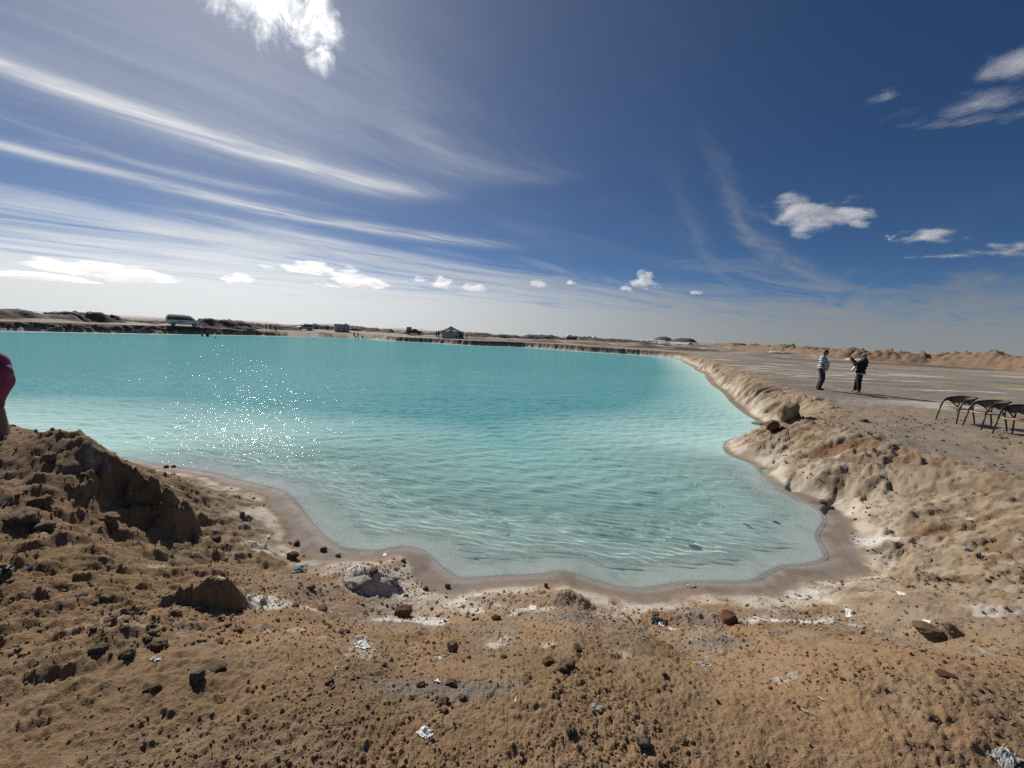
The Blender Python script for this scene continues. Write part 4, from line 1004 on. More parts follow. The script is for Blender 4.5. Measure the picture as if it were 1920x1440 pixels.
for k, (fl, fr_, lab) in enumerate((((1754.4, 787), (1793, 794.5), 'leftmost of three rattan armchairs in a row, nearest to the two people'), ((1806, 800), (1838, 807.5), 'middle rattan armchair of the row of three, turned aside'), ((1868, 814.5), (1914, 823), 'rightmost rattan armchair, cut by the right edge'))):
    o = CH if k == 0 else copy_tree(CH)
    a = hit(*fl); b_ = hit(*fr_); mid = (a+b_)/2; d_ = (b_-a); d_.z = 0
    w = d_.length; k_s = .93
    # the front edge runs along the two front feet
    rz = math.atan2(d_.y, d_.x)
    if k == 1: rz -= R(3)
    ctr = mid+Matrix.Rotation(rz, 3, 'Z') @ Vector((0, .285*k_s, 0))
    o.rotation_euler = (0, 0, rz); o.scale = (k_s,)*3; o.location = (ctr.x, ctr.y, gz(ctr.x, ctr.y)+.004)
    tag(o, lab, 'armchair', 'rattan armchairs standing on the flat ground')

# ------------------------------------------------------------------ vehicles, hut, tent, shed
def extrude_profile(bm, prof, w, taper=.0, z_t=1.0):
    """side outline (x, z) swept across the width; upper parts lean in"""
    L_ = [bm.verts.new((x, -w/2+(taper*max(0, z-z_t)), z)) for x, z in prof]; R_ = [bm.verts.new((x, w/2-(taper*max(0, z-z_t)), z)) for x, z in prof]
    n = len(prof)
    bm.faces.new(L_); bm.faces.new(R_[::-1])
    for i in range(n): bm.faces.new((L_[i], R_[i], R_[(i+1) % n], L_[(i+1) % n]))
def side_panel(name, pts, y, mt, parent, th=.02):
    bm = bmesh.new(); s = 1 if y > 0 else -1
    A = [bm.verts.new((x, y(z) if callable(y) else y, z)) for x, z in pts]
    B = [bm.verts.new((v.co.x, v.co.y+s*th, v.co.z)) for v in A]; n = len(A)
    bm.faces.new(A); bm.faces.new(B[::-1])
    for i in range(n): bm.faces.new((A[i], B[i], B[(i+1) % n], A[(i+1) % n]))
    return link_bm(name, bm, mt, parent)
def wheel(parent, x, y, rad):
    bm = bmesh.new(); s = 1 if y > 0 else -1
    bmesh.ops.create_cone(bm, cap_ends=True, segments=24, radius1=rad, radius2=rad, depth=.20, matrix=Matrix.Translation((x, y, rad)) @ Matrix.Rotation(R(90), 4, 'X'))
    w = link_bm('wheel', bm, M_TYRE, parent, False)
    bm = bmesh.new(); bmesh.ops.create_cone(bm, cap_ends=True, segments=16, radius1=rad*.6, radius2=rad*.5, depth=.03, matrix=Matrix.Translation((x, y+s*.105, rad)) @ Matrix.Rotation(R(-90*s), 4, 'X'))
    link_bm('rim', bm, M_RIM, w)
def minibus():
    c = UD(343, 610.5, 90); c[2] = gz(c[0], c[1])
    r = empty('minibus', c, math.atan2(-c[0], c[1])*1.0+0.0-math.radians(0)); r.rotation_euler.z = -math.atan2(c[0], c[1])+R(6)
    tag(r, 'white long minibus with high roof parked on the far bank', 'minibus')
    prof = [(-2.68, .38), (-2.72, 1.0), (-2.66, 1.75), (-2.52, 2.16), (-2.3, 2.25), (.9, 2.20), (1.35, 2.05), (2.15, 1.28), (2.58, 1.10), (2.72, .85), (2.72, .38), (2.25, .30), (-2.2, .30)]
    bm = bmesh.new(); extrude_profile(bm, prof, 1.9, .12, 1.1); bmesh.ops.bevel(bm, geom=bm.edges[:], offset=.05, segments=2, affect='EDGES'); link_bm('body', bm, M_VAN, r)
    for y0 in (-1, 1):
        yf = lambda z, s=y0: s*(.953-.12*max(0, z-1.1))
        for pts in (((-2.60, 1.22), (-2.56, 1.78), (-1.88, 1.82), (-1.88, 1.22)), ((-1.80, 1.22), (-1.80, 1.82), (-.95, 1.82), (-.95, 1.22)), ((-.88, 1.22), (-.88, 1.82), (.10, 1.80), (.10, 1.22)), ((.18, 1.22), (.18, 1.80), (.78, 1.78), (.78, 1.22)), ((.86, 1.20), (.86, 1.74), (1.18, 1.70), (1.82, 1.18))):
            side_panel('window', pts, yf(1.5), M_GLASS, r, .05*1)
        side_panel('door_seam', ((-.91, .50), (-.91, 1.85), (-.895, 1.85), (-.895, .50)), yf(1.0)*1.0, M_PLAST, r, .012)
        side_panel('body_stripe', ((-.9, .78), (-.9, .95), (.05, .95), (.05, .78)), yf(1.0), M_GLASS, r, .008)
        for x in (-1.62, 1.88): wheel(r, x, y0*.86, .36)
        bm = bmesh.new(); box(bm, (1.62, y0*1.0-.09, 1.22), (1.72, y0*1.0+.09, 1.45), .02); link_bm('wing_mirror', bm, M_PLAST, r)
        bm = bmesh.new(); ball(bm, (2.66, y0*.72, .92), (.10, .16, .12), 10); link_bm('headlight', bm, M_LAMP, r, True)
        bm = bmesh.new(); box(bm, (-2.74, y0*.86-.06, .95), (-2.68, y0*.86+.06, 1.35), .01); link_bm('tail_lamp', bm, M_RED, r)
    bm = bmesh.new(); A = [bm.verts.new(p) for p in ((1.42, -.76, 2.0), (1.42, .76, 2.0), (2.14, .84, 1.33), (2.14, -.84, 1.33))]; bm.faces.new(A); bmesh.ops.solidify(bm, geom=bm.faces[:], thickness=-.03); link_bm('windscreen', bm, M_GLASS, r)
    bm = bmesh.new(); box(bm, (-2.76, -.7, 1.25), (-2.64, .7, 1.82), .02); link_bm('rear_window', bm, M_GLASS, r)
    bm = bmesh.new(); box(bm, (2.66, -.9, .38), (2.80, .9, .62), .03); link_bm('bumper', bm, M_PLAST, r)
    bm = bmesh.new()
    for x in (-2.2, -1.4, -.6, .2): box(bm, (x, -.62, 2.27), (x+.05, .62, 2.31))
    for y in (-.6, .6): box(bm, (-2.3, y-.02, 2.29), (.4, y+.02, 2.33))
    link_bm('roof_rack', bm, M_PLAST, r)
minibus()
def car(px, py, depth, rz, paint, label, L=1.0, name='car', roof_bar=True, pickup=False):
    c = UD(px, py, depth); c[2] = gz(c[0], c[1])
    r = empty(name, c, rz-math.atan2(c[0], c[1]), L); tag(r, label, 'pickup' if pickup else 'car', 'vehicles on the far shore')
    if pickup: prof = [(-2.5, .5), (-2.5, 1.12), (-.6, 1.15), (-.45, 1.72), (.55, 1.74), (1.25, 1.18), (2.3, 1.05), (2.45, .85), (2.45, .48), (1.9, .42), (-2.0, .42)]
    else: prof = [(-2.35, .5), (-2.40, 1.0), (-2.2, 1.62), (-1.9, 1.76), (.3, 1.76), (1.15, 1.18), (2.15, 1.02), (2.4, .85), (2.4, .48), (1.9, .4), (-1.9, .4)]
    bm = bmesh.new(); extrude_profile(bm, prof, 1.85, .22, 1.1); bmesh.ops.bevel(bm, geom=bm.edges[:], offset=.05, segments=2, affect='EDGES'); link_bm('body', bm, paint, r)
    for s in (-1, 1):
        y = s*.86
        wins = (((-.38, 1.18), (-.28, 1.62), (.45, 1.64), (.95, 1.2)),) if pickup else (((-2.1, 1.16), (-2.0, 1.6), (-1.3, 1.64), (-1.3, 1.14)), ((-1.2, 1.14), (-1.2, 1.64), (-.35, 1.64), (-.35, 1.14)), ((-.25, 1.14), (-.25, 1.64), (.25, 1.62), (.82, 1.16)))
        for w in wins: side_panel('window', w, y, M_GLASS, r, .04)
        for x in (-1.45, 1.5): wheel(r, x, s*.84, .37)
        bm = bmesh.new(); ball(bm, (2.33, s*.66, .86), (.10, .18, .09), 10); link_bm('headlight', bm, M_LAMP, r, True)
    bm = bmesh.new(); A = [bm.verts.new(p) for p in ((.38, -.7, 1.72), (.38, .7, 1.72), (1.12, .8, 1.22), (1.12, -.8, 1.22))]
    if pickup:
        for v in A: v.co.x += .22 if v.co.z > 1.5 else .12
    bm.faces.new(A); bmesh.ops.solidify(bm, geom=bm.faces[:], thickness=-.03); link_bm('windscreen', bm, M_GLASS, r)
    if roof_bar:
        bm = bmesh.new()
        for x in (-1.6, -.3): box(bm, (x, -.62, 1.80), (x+.06, .62, 1.86))
        box(bm, (-.6, -.4, 1.86), (.0, .4, 2.02), .03); link_bm('roof_load', bm, M_PLAST, r)
    return r
M_CARW = mat('paint_silver', (.50, .51, .53), .3); M_CARD = mat('paint_dark', (.03, .032, .035), .35)
car(571, 621, 128, R(200), M_CARW, 'pale silver off-road car parked beyond the beach, left of the hut')
pk = car(776, 630, 132, R(5), M_CARD, 'dark pickup with a box on its load bed left of the tent', name='pickup', roof_bar=False, pickup=True)
bm = bmesh.new(); box(bm, (-2.2, -.75, 1.16), (-.75, .75, 2.25), .04); link_bm('load_box', bm, noisy('tan_tarp', (.30, .25, .18), (.22, .18, .13), 2), pk)
car(1393, 650, 190, R(30), M_CARD, 'dark vehicle parked far off at the end of the brown bank', name='car', roof_bar=False)
car(1411, 651.5, 185, R(140), M_CARW, 'white vehicle parked far off just right of the dark one', name='car', roof_bar=False)

M_HUT = noisy('hut_sheet', (.47, .44, .41), (.36, .335, .31), .7, .9); M_HUTD = mat('hut_dark_wood', (.06, .05, .045), .9)  # second one: plain dark wood tone for roofs, posts and poles
def hut():
    c = UD(640.5, 624, 128); c[2] = gz(c[0], c[1]); r = empty('hut', c, -math.atan2(c[0], c[1])+R(5))
    tag(r, 'plain grey box hut with flat roof on the far shore', 'hut')
    bm = bmesh.new(); box(bm, (-1.95, -1.3, 0), (1.95, 1.3, 2.15), .03); link_bm('wall', bm, M_HUT, r)
    bm = bmesh.new(); box(bm, (-2.05, -1.4, 2.152), (2.05, 1.4, 2.25), .02); link_bm('roof', bm, M_HUTD, r)
    for x in (-1.93, -.65, .65, 1.93):
        bm = bmesh.new(); box(bm, (x-.05, -1.34, 0), (x+.05, -1.302, 2.14)); link_bm('post', bm, M_HUTD, r)
    bm = bmesh.new(); box(bm, (.2, -1.36, .05), (.62, -1.305, .5), .01); link_bm('crate', bm, M_HUTD, r)
    bm = bmesh.new(); ball(bm, (1.25, 0, 2.40), (.22, .25, .20), 10); box(bm, (.8, -.3, 2.25), (1.0, .3, 2.36)); link_bm('roof_load', bm, M_PLAST, r)
hut()
def tent():
    c = UD(845, 634.5, 112); c[2] = gz(c[0], c[1]); r = empty('marquee_tent', c, -math.atan2(c[0], c[1])+R(12), 1.0)
    tag(r, 'grey walled tent with pointed black and white striped roof on the far shore', 'tent')
    wl = noisy('tent_canvas_grey', (.50, .49, .47), (.40, .39, .38), .8, .9); ww = mat('tent_white', (.72, .72, .70), .8); wd = mat('tent_dark_stripe', (.05, .055, .055), .8)
    w, d_, e, ap = 2.75, 2.4, 1.75, 3.05
    for lo, hi in (((-w, -d_, 0), (w-1.1, -d_+.05, e)), ((-w, d_-.05, 0), (w, d_, e)), ((-w, -d_+.05, 0), (-w+.05, d_-.05, e)), ((w-.05, -d_+.05, 0), (w, d_-.05, e))):
        bm = bmesh.new(); box(bm, lo, hi); link_bm('canvas_wall', bm, wl, r)
    for x, y in ((-w-.04, -d_-.04), (w+.04, -d_-.04), (-w-.04, d_+.04), (w+.04, d_+.04), (w-1.1, -d_-.04)):
        bm = bmesh.new(); tube(bm, [(x, y, 0), (x, y, e+.05)], .035, 6); link_bm('pole', bm, M_HUTD, r)
    edge = []
    for a, b_ in (((-1, -1), (1, -1)), ((1, -1), (1, 1)), ((1, 1), (-1, 1)), ((-1, 1), (-1, -1))):
        for t in np.arange(6)/6: edge.append(((a[0]+(b_[0]-a[0])*t)*(w+.28), (a[1]+(b_[1]-a[1])*t)*(d_+.28)))
    n = len(edge)
    for i in range(n):
        bm = bmesh.new(); rows = []
        for t in (0, .35, .7, 1.0):
            k = 1-t; z_ = e+.02+(ap-e)*(t**1.35); rows.append([bm.verts.new((x*k+.02*x*(t == 1), y*k+.02*y*(t == 1), z_)) for x, y in (edge[i], edge[(i+1) % n])])
        for a, b_ in zip(rows, rows[1:]): bm.faces.new((a[0], a[1], b_[1], b_[0]))
        va = [bm.verts.new((x, y, e-.16)) for x, y in (edge[i], edge[(i+1) % n])]; bm.faces.new((va[0], va[1], rows[0][1], rows[0][0]))
        bmesh.ops.solidify(bm, geom=bm.faces[:], thickness=.02); link_bm('roof_panel', bm, ww if i % 2 else wd, r)
    bm = bmesh.new(); tube(bm, [(0, 0, ap-.02), (0, 0, ap+.25)], [.06, .02], 6); link_bm('finial', bm, ww, r)
tent()
def shed(px, py, depth, w, h, label, mt):
    c = UD(px, py, depth); c[2] = gz(c[0], c[1]); r = empty('shed', c, -math.atan2(c[0], c[1])+R(4)); tag(r, label, 'shed')
    bm = bmesh.new(); box(bm, (-w/2, -1.2, -.2), (w/2, 1.2, h), .02); link_bm('wall', bm, mt, r)
    bm = bmesh.new(); box(bm, (-w/2-.1, -1.3, h+.003), (w/2+.1, 1.3, h+.12), .02); link_bm('roof', bm, M_HUTD, r)
    bm = bmesh.new(); box(bm, (w*.18, -1.25, 0), (w*.34, -1.203, h*.8)); link_bm('door', bm, M_HUTD, r)
shed(1071, 640, 170, 4.2, 1.55, 'long low grey shed among white salt heaps far off', mat('shed_grey', (.17, .165, .18), .9))
# a white tank or dome in front of the right twin hill
c = UD(1293, 644, 230); c[2] = gz(c[0], c[1]); r = empty('dome_tent', c); tag(r, 'small pale dome standing in front of the right hill', 'dome tent')
bm = bmesh.new(); ball(bm, (0, 0, .2), (1.7, 1.7, 1.5), 16); link_bm('cover', bm, mat('dome_cover', (.55, .57, .62), .7), r, True)
bm = bmesh.new(); tube(bm, [(1.7*math.cos(a), 1.7*math.sin(a), .12) for a in np.linspace(0, 6.283, 25)], .07, 6); link_bm('base_ring', bm, M_HUTD, r)

# ------------------------------------------------------------------ stones and clods
M_STONE = noisy('stone_brown', (.28, .18, .10), (.19, .125, .072), 9, .95, .9, 30)
M_STONED = noisy('stone_dark', (.18, .12, .074), (.115, .078, .05), 9, .95, .9, 30)
M_STONEP = noisy('stone_pale', (.34, .265, .18), (.22, .165, .11), 8, .95, .9, 30)
M_STONER = noisy('stone_rust', (.24, .10, .045), (.13, .065, .035), 7, .95, .9, 24)
M_CRUST = noisy('salt_crust', (.62, .58, .51), (.33, .265, .195), 7, .9, .9, 26)
def rock_mesh(seed, sub=3, flat=.75, rag=.35):
    bm = bmesh.new(); bmesh.ops.create_icosphere(bm, subdivisions=sub, radius=1)
    rg = np.random.default_rng(seed)
    co = np.array([v.co[:] for v in bm.verts]); n0 = co.copy()
    for k in range(7):                                 # knock flat facets off
        d_ = rg.normal(size=3); d_ /= np.linalg.norm(d_); lim = .55+.35*rg.random(); e = co@d_; co -= np.clip(e-lim, 0, None)[:, None]*d_*.85
    a = fbm(n0[:, 0]*1.7+seed*3.1+n0[:, 2]*1.3, n0[:, 1]*1.7-n0[:, 2]*1.1, seed, 3)-.5; b_ = fbm(n0[:, 0]*4+n0[:, 2]*3+seed, n0[:, 1]*4-n0[:, 2]*2.7, seed+9, 3)-.5
    co *= (1+rag*a*1.6+rag*b_*.7)[:, None]; co[:, 2] *= flat
    for v, p in zip(bm.verts, co): v.co = p
    me = bpy.data.meshes.new('stone'); bm.to_mesh(me); bm.free()
    for p in me.polygons: p.use_smooth = sub > 2
    return me
BIG = [rock_mesh(s, 4, f, r_) for s, f, r_ in ((1, .8, .35), (2, .65, .45), (3, .9, .30), (4, .55, .4), (5, .75, .55))]
MID = [rock_mesh(10+s, 2, .6+.06*(s % 4), .5) for s in range(8)]
def stone(px, py, wpx, mt, label, mesh=None, sink=.25, name='stone', cat='stone', group=None, sq=(1, 1, 1), rz=None, z=None):
    p = hit(px, py) if z is None else Vector(U(px, py, z))
    dist = (p-Vector((0, 0, CAMZ))).length; s_ = wpx*dist/FPX*.5*.78
    me = (mesh or rnd.choice(BIG)).copy(); me.name = name; me.materials.append(mt)
    o = bpy.data.objects.new(name, me); COL.objects.link(o)
    o.scale = (s_*sq[0], s_*sq[1], s_*sq[2]); o.rotation_euler = (0, 0, rnd.uniform(0, 6.28) if rz is None else rz)
    o.location = (p.x, p.y, p.z+s_*.7*sq[2]*(.86-2*sink)); tag(o, label, cat, group); return o
SL = [
    (1478, 784, 58, M_STONEP, 'big squarish boulder on the bank, far side of the notch', BIG[0], .12, (.85, .7, .95)),
    (1446, 803, 40, M_STONER, 'rust brown rock at the water notch below the big boulder', BIG[1], .2, (1, .7, .9)),
    (1420, 796, 26, M_STONEP, 'flat pale rock between boulder and water', BIG[3], .3, (1.2, .7, .6)),
    (1366, 1167, 30, M_STONER, 'round rust brown stone alone on the grey patch', BIG[2], .10, (1, 1, 1)),
    (1742, 1183, 38, M_STONE, 'low brown stone with a white scrap lying over it', BIG[3], .3, (1.1, .8, .8)),
    (848, 1219, 27, M_STONEP, 'upright tan stone casting a dark shadow on the open sand', BIG[0], .10, (.9, .8, 1.1)),
    (1205, 1396, 32, M_STONEP, 'round knobbly stone near the bottom edge, in the middle', BIG[4], .2, (1, 1, 1)),
    (1070, 1370, 26, M_STONEP, 'tan lump half buried left of the knobbly round stone', BIG[4], .35, (1, 1, .9)),
    (1060, 1252, 44, M_STONE, 'largest lump of the broken clod cluster in the middle', BIG[4], .35, (1, .9, .8)),
    (1028, 1246, 30, M_STONE, 'smaller lump leaning left on the broken clod cluster', BIG[0], .3, (.8, .8, 1)),
    (755, 1152, 36, M_STONER, 'rust dark clod biggest of the scatter below the salt hump', BIG[0], .15, (1, .9, .8)),
    (930, 1160, 21, M_STONER, 'red brown stone right of the scatter on smooth sand', BIG[1], .2, (1, 1, .9)),
    (1230, 1152, 17, M_STONED, 'small grey stone above the crumpled black scrap', BIG[3], .3, (1, 1, .7)),
    (548, 1045, 28, M_STONED, 'dark clod above the green scrap of plastic', BIG[4], .2, (1, .9, .8)),
    (607, 1033, 14, M_STONED, 'dark pebble right at the water corner', BIG[0], .15, (1, 1, 1)),
    (556, 1021, 12, M_STONED, 'dark pebble at the edge of the wet rim', BIG[2], .15, (1, 1, 1.1)),
    (633, 1043, 11, M_STONEP, 'little pale stone on the wet rim', BIG[2], .2, (1, 1, 1)),
    (582, 1104, 17, M_STONEP, 'rounded tan stone below the green scrap', BIG[2], .2, (1, 1, .9)),
    (606, 1146, 22, M_STONE, 'knobby brown clod left of the white tissue heap', BIG[4], .2, (1, 1, .9)),
    (554, 1138, 14, M_STONE, 'tan clod beside the red bit of plastic', BIG[2], .2, (1, 1, .9)),
    (798, 1106, 12, M_STONED, 'left of two dark pebbles on the wet rim', BIG[0], .15, (1, 1, 1)),
    (840, 1102, 13, M_STONED, 'right of two dark pebbles on the wet rim', BIG[4], .15, (1, 1, 1)),
    (1023, 1100, 12, M_STONED, 'pointed dark pebble standing on the wet rim', BIG[1], .10, (.8, .8, 1.3)),
    (756, 1052, 10, M_STONEP, 'small whitish stone on the wet rim near the inlet', BIG[0], .2, (1, 1, 1)),
    (1296, 1100, 19, M_CRUST, 'flat white crusted stone at the waterline', BIG[3], .3, (1.2, .9, .6)),
    (1294, 1019, 24, M_STONED, 'dark stone lying in the shallow water, largest', BIG[3], .25, (1.2, .8, .6)),
    (1398, 987, 15, M_STONED, 'dark stone under water, left of a pair near the bank', BIG[1], .3, (1.2, .7, .6)),
    (1455, 983, 14, M_STONED, 'dark stone under water, right of a pair near the bank', BIG[3], .3, (1.3, .7, .5)),
    (1331, 938, 9, M_STONED, 'small dark stone in the shallows farthest out', BIG[1], .3, (1.2, .8, .6)),
    (1543, 943, 16, M_STONED, 'dark stone at the foot of the right bank', BIG[0], .25, (1.1, .9, .7)),
    (75, 945, 30, M_STONE, 'rounded stone on the left mound, on the upper ledge', BIG[2], .25, (1, .9, .8)),
    (93, 862, 18, M_STONE, 'round stone near the person at the left edge', BIG[2], .15, (1, 1, 1)),
    (48, 975, 44, M_STONE, 'large clod at the left edge of the left mound', BIG[4], .3, (1.2, .9, .7)),
    (84, 990, 26, M_STONE, 'brown clod right of the large one on the left mound', BIG[0], .3, (1.1, .9, .7)),
    (205, 975, 36, M_STONE, 'broken block in the middle of the left mound', BIG[1], .3, (1.1, .9, .9)),
    (150, 1118, 24, M_STONEP, 'flat faced tan clod on the lower left mound', BIG[0], .3, (1.2, .9, .7)),
    (202, 1122, 20, M_STONEP, 'round tan clod just right of the flat faced one', BIG[2], .3, (1, 1, .9)),
    (295, 1210, 30, M_STONE, 'angular brown clod on the rubble below the mound', BIG[1], .25, (1.2, .9, .8)),
    (240, 1232, 26, M_STONE, 'tan rounded clod left in the rubble below the mound', BIG[4], .25, (1, .9, .8)),
    (183, 1222, 24, M_STONE, 'brown clod farthest left in the rubble below the mound', BIG[0], .25, (1, .9, .9)),
    (370, 1268, 28, M_STONEP, 'upright pale faced clod at the right of the rubble', BIG[2], .25, (.9, .8, .8)),
    (402, 1252, 32, M_STONE, 'broad clod behind the pale faced one', BIG[3], .35, (1.2, .9, .7)),
    (283, 1292, 22, M_STONE, 'brown clod at the lower end of the rubble', BIG[1], .3, (1.2, .9, .7)),
    (790, 1288, 18, M_STONE, 'brown clod left of the small footprint hollow', BIG[4], .2, (1, 1, .9)),
    (846, 1285, 22, M_STONE, 'tan clod right of the small footprint hollow', BIG[0], .25, (1, 1, .9)),
    (832, 1318, 24, M_STONE, 'tan clod at the rim of the footprint hollow', BIG[1], .25, (1, 1, .8)),
    (865, 1310, 18, M_STONE, 'small tan clod at the right rim of the footprint hollow', BIG[2], .25, (1, 1, .8)),
    (835, 1336, 15, M_STONE, 'lowest small clod below the footprint hollow', BIG[1], .2, (.8, .8, 1.1)),
    (617, 1280, 16, M_STONEP, 'light tan stone on the smooth slope at lower left', BIG[2], .25, (1, 1, .9)),
    (945, 1231, 13, M_STONED, 'flat dark stone on open sand right of the upright one', BIG[3], .25, (1.2, .8, .7)),
    (813, 1207, 10, M_STONED, 'dark pebble just left of the upright tan stone', BIG[1], .2, (.9, .9, 1.1)),
    (1084, 1218, 22, M_STONED, 'dark pair of crumbs above the broken clod cluster', BIG[4], .3, (1.2, .8, .8)),
    (1750, 1348, 16, M_STONED, 'dark crumb in the sand at lower right', BIG[1], .3, (1.2, .9, .8)),
    (1775, 1266, 22, M_STONER, 'orange clod at the right edge of the low ridge', BIG[3], .35, (1.3, .9, .7)),
    (1620, 790, 12, M_STONED, 'small dark stone on the flat ground below the two people', BIG[0], .25, (1.1, 1, .8)),
    (455, 967, 14, M_STONEP, 'small upright stone on the pale shore flat at left', BIG[1], .2, (.8, .8, 1.2)),
    (312, 877, 8, M_STONED, 'left of two dark pebbles where mound meets water', BIG[0], .15, (1, 1, 1)),
    (325, 876, 8, M_STONED, 'right of two dark pebbles where mound meets water', BIG[1], .15, (1, 1, 1)),
    (405, 1012, 20, M_STONED, 'dark clod on the shore flat beside the left mound', BIG[0], .25, (1.1, 1, .8)),
    (700, 1070, 20, M_STONED, 'dark lump on top of the salt crusted hump', BIG[3], .3, (1.3, .9, .8))]
for px, py, w, mt, lab, me, sk, sq in SL: stone(px, py, w, mt, lab, me, sk, 'stone', 'stone', None, sq)
# salt crusted hump by the shore: a crust over the rise in the ground
stone(668, 1088, 62, M_CRUST, 'salt crusted hump of rock on the front shore', BIG[3], .42, 'salt_hump', 'rock', None, (1.1, .75, .55), .3)
stone(735, 1084, 40, M_CRUST, 'small salt crusted knob right of the crusted hump', BIG[1], .4, 'salt_hump', 'rock', None, (1, .8, .6))
# countable loose clods that nothing tells apart
ANCH = [(hit(q[0], q[1]), q[4]) for q in SL]
def scatter(n, boxes, size, mats, group, name, seed, meshes=MID, shade=.25):
    rg = np.random.default_rng(seed); pts = []
    for (x0, x1, y0, y1, k) in boxes:
        for _ in range(k):
            px, py = rg.uniform(x0, x1), rg.uniform(y0, y1); pts.append(U(px, py, .35 if py < 1150 else .75)[:2])
    pts = np.array(pts); S, T = shore(pts[:, 0], pts[:, 1]); Z = height(pts); ok = S > .12
    pts, Z = pts[ok][:n], Z[ok][:n]
    data = {}
    for (x, y), z_ in zip(pts, Z):
        mi = rg.integers(len(meshes)); mt = mats[rg.integers(len(mats))]; key = (mi, mt.name)
        if key not in data:
            me = meshes[mi].copy(); me.name = name; me.materials.append(mt); data[key] = me
        o = bpy.data.objects.new(name, data[key]); COL.objects.link(o)
        s_ = size*(.55+.9*rg.random()**2.2)
        o.scale = (s_*rg.uniform(.8, 1.3), s_*rg.uniform(.8, 1.2), s_*rg.uniform(.7, 1.1)); o.rotation_euler = (rg.uniform(-.3, .3), rg.uniform(-.3, .3), rg.uniform(0, 6.28))
        o.location = (x, y, z_+s_*shade); 
        # named after the nearest stone that has a look of its own
        best = min(ANCH, key=lambda a: (a[0].x-x)**2+(a[0].y-y)**2)
        size_w = 'larger' if s_ > size*1.05 else 'small' if s_ > size*.68 else 'tiny'
        hue = 'dark' if mt is M_STONED else 'rusty' if mt is M_STONER else 'pale' if mt is M_STONEP else 'brown'
        words = best[1].replace(',', '').split(' ')[:8]
        while words[-1] in ('of', 'the', 'on', 'in', 'at', 'and', 'by', 'to', 'a', 'with', 'its', 'below', 'above', 'from', 'near', 'just', 'beside', 'over', 'right', 'left', 'lower', 'broken', 'upper', 'loose'): words.pop()
        short = ' '.join(words); ex_, ey_ = x-best[0].x, y-best[0].y; vx, vy = best[0].x, best[0].y; vl = math.hypot(vx, vy); across = (ex_*vy-ey_*vx)/vl; along = (ex_*vx+ey_*vy)/vl
        where = ('just left of' if across < 0 else 'just right of') if abs(across) > abs(along) else ('in front of' if along < 0 else 'close behind')
        if math.hypot(ex_, ey_) > .42: where = where.replace('just left', 'well left').replace('just right', 'well right').replace('in front', 'some way before').replace('close behind', 'some way behind').replace('before of', 'before')
        lab = f'{size_w} {hue} clod {where} the {short}'
        tag(o, lab, 'clod', lab)
scatter(70, ((520, 720, 1030, 1190, 45), (640, 860, 1060, 1180, 40)), .019, (M_STONE, M_STONED, M_STONER), 'clods scattered round the salt crusted hump', 'clod', 3)
scatter(60, ((180, 470, 1190, 1330, 70),), .024, (M_STONE, M_STONE, M_STONEP), 'clods in the rubble below the left mound', 'clod', 5)
scatter(36, ((700, 1250, 1230, 1430, 40),), .014, (M_STONE, M_STONED), 'clods on the near sand', 'clod', 7)
scatter(28, ((1250, 1910, 1110, 1430, 32),), .013, (M_STONE, M_STONED), 'clods on the near sand at the right', 'clod', 9)
scatter(20, ((0, 360, 900, 1150, 26),), .028, (M_STONE, M_STONED), 'clods on the left mound', 'clod', 11)
# crumbs and grit past counting
def grit(n, seed, rmin, rmax, s0, s1, name, label, mt):
    rg = np.random.default_rng(seed)
    r_ = rmin*(rmax/rmin)**rg.random(n*2); a = rg.uniform(R(-60), R(60), n*2); x = r_*np.sin(a); y = r_*np.cos(a)
    dn = fbm(x*1.6, y*1.6, seed+3, 3); k = rg.random(n*2) < sst(dn, .36, .62)+.12; x, y, r_ = x[k][:n], y[k][:n], r_[k][:n]
    S, T = shore(x, y); z = height(np.stack([x, y], 1)); ok = S > .35; x, y, z, r_ = x[ok], y[ok], z[ok], r_[ok]; n = len(x)
    bm = bmesh.new(); bmesh.ops.create_icosphere(bm, subdivisions=1, radius=1); v0 = np.array([v.co[:] for v in bm.verts]); f0 = np.array([[v.index for v in f.verts] for f in bm.faces]); bm.free()
    m_ = len(v0); s_ = (s0+(s1-s0)*rg.random(n)**3)*(.8+.12*r_)
    jit = 1+.5*(rg.random((n, m_, 1))-.5)
    V = v0[None]*jit*(s_[:, None]*np.stack([rg.uniform(.8, 1.3, n), rg.uniform(.8, 1.3, n), rg.uniform(.55, .95, n)], 1))[:, None, :]
    V += np.stack([x, y, z+s_*.2], 1)[:, None, :]
    F_ = (f0[None]+(np.arange(n)*m_)[:, None, None]).reshape(-1, 3)
    o = build_mesh(name, V.reshape(-1, 3), F_, mt, False); tag(o, label, None, None, 'stuff'); return o
M_GRIT = noisy('grit_earth', (.30, .19, .105), (.16, .105, .062), 11, .95)
grit(20000, 21, 1.25, 5.5, .0022, .0095, 'gravel', 'crumbs of brown earth strewn over the near sand', M_GRIT)
grit(7000, 23, 3.5, 18, .005, .016, 'gravel', 'crumbs of earth strewn over the banks farther off', M_GRIT)

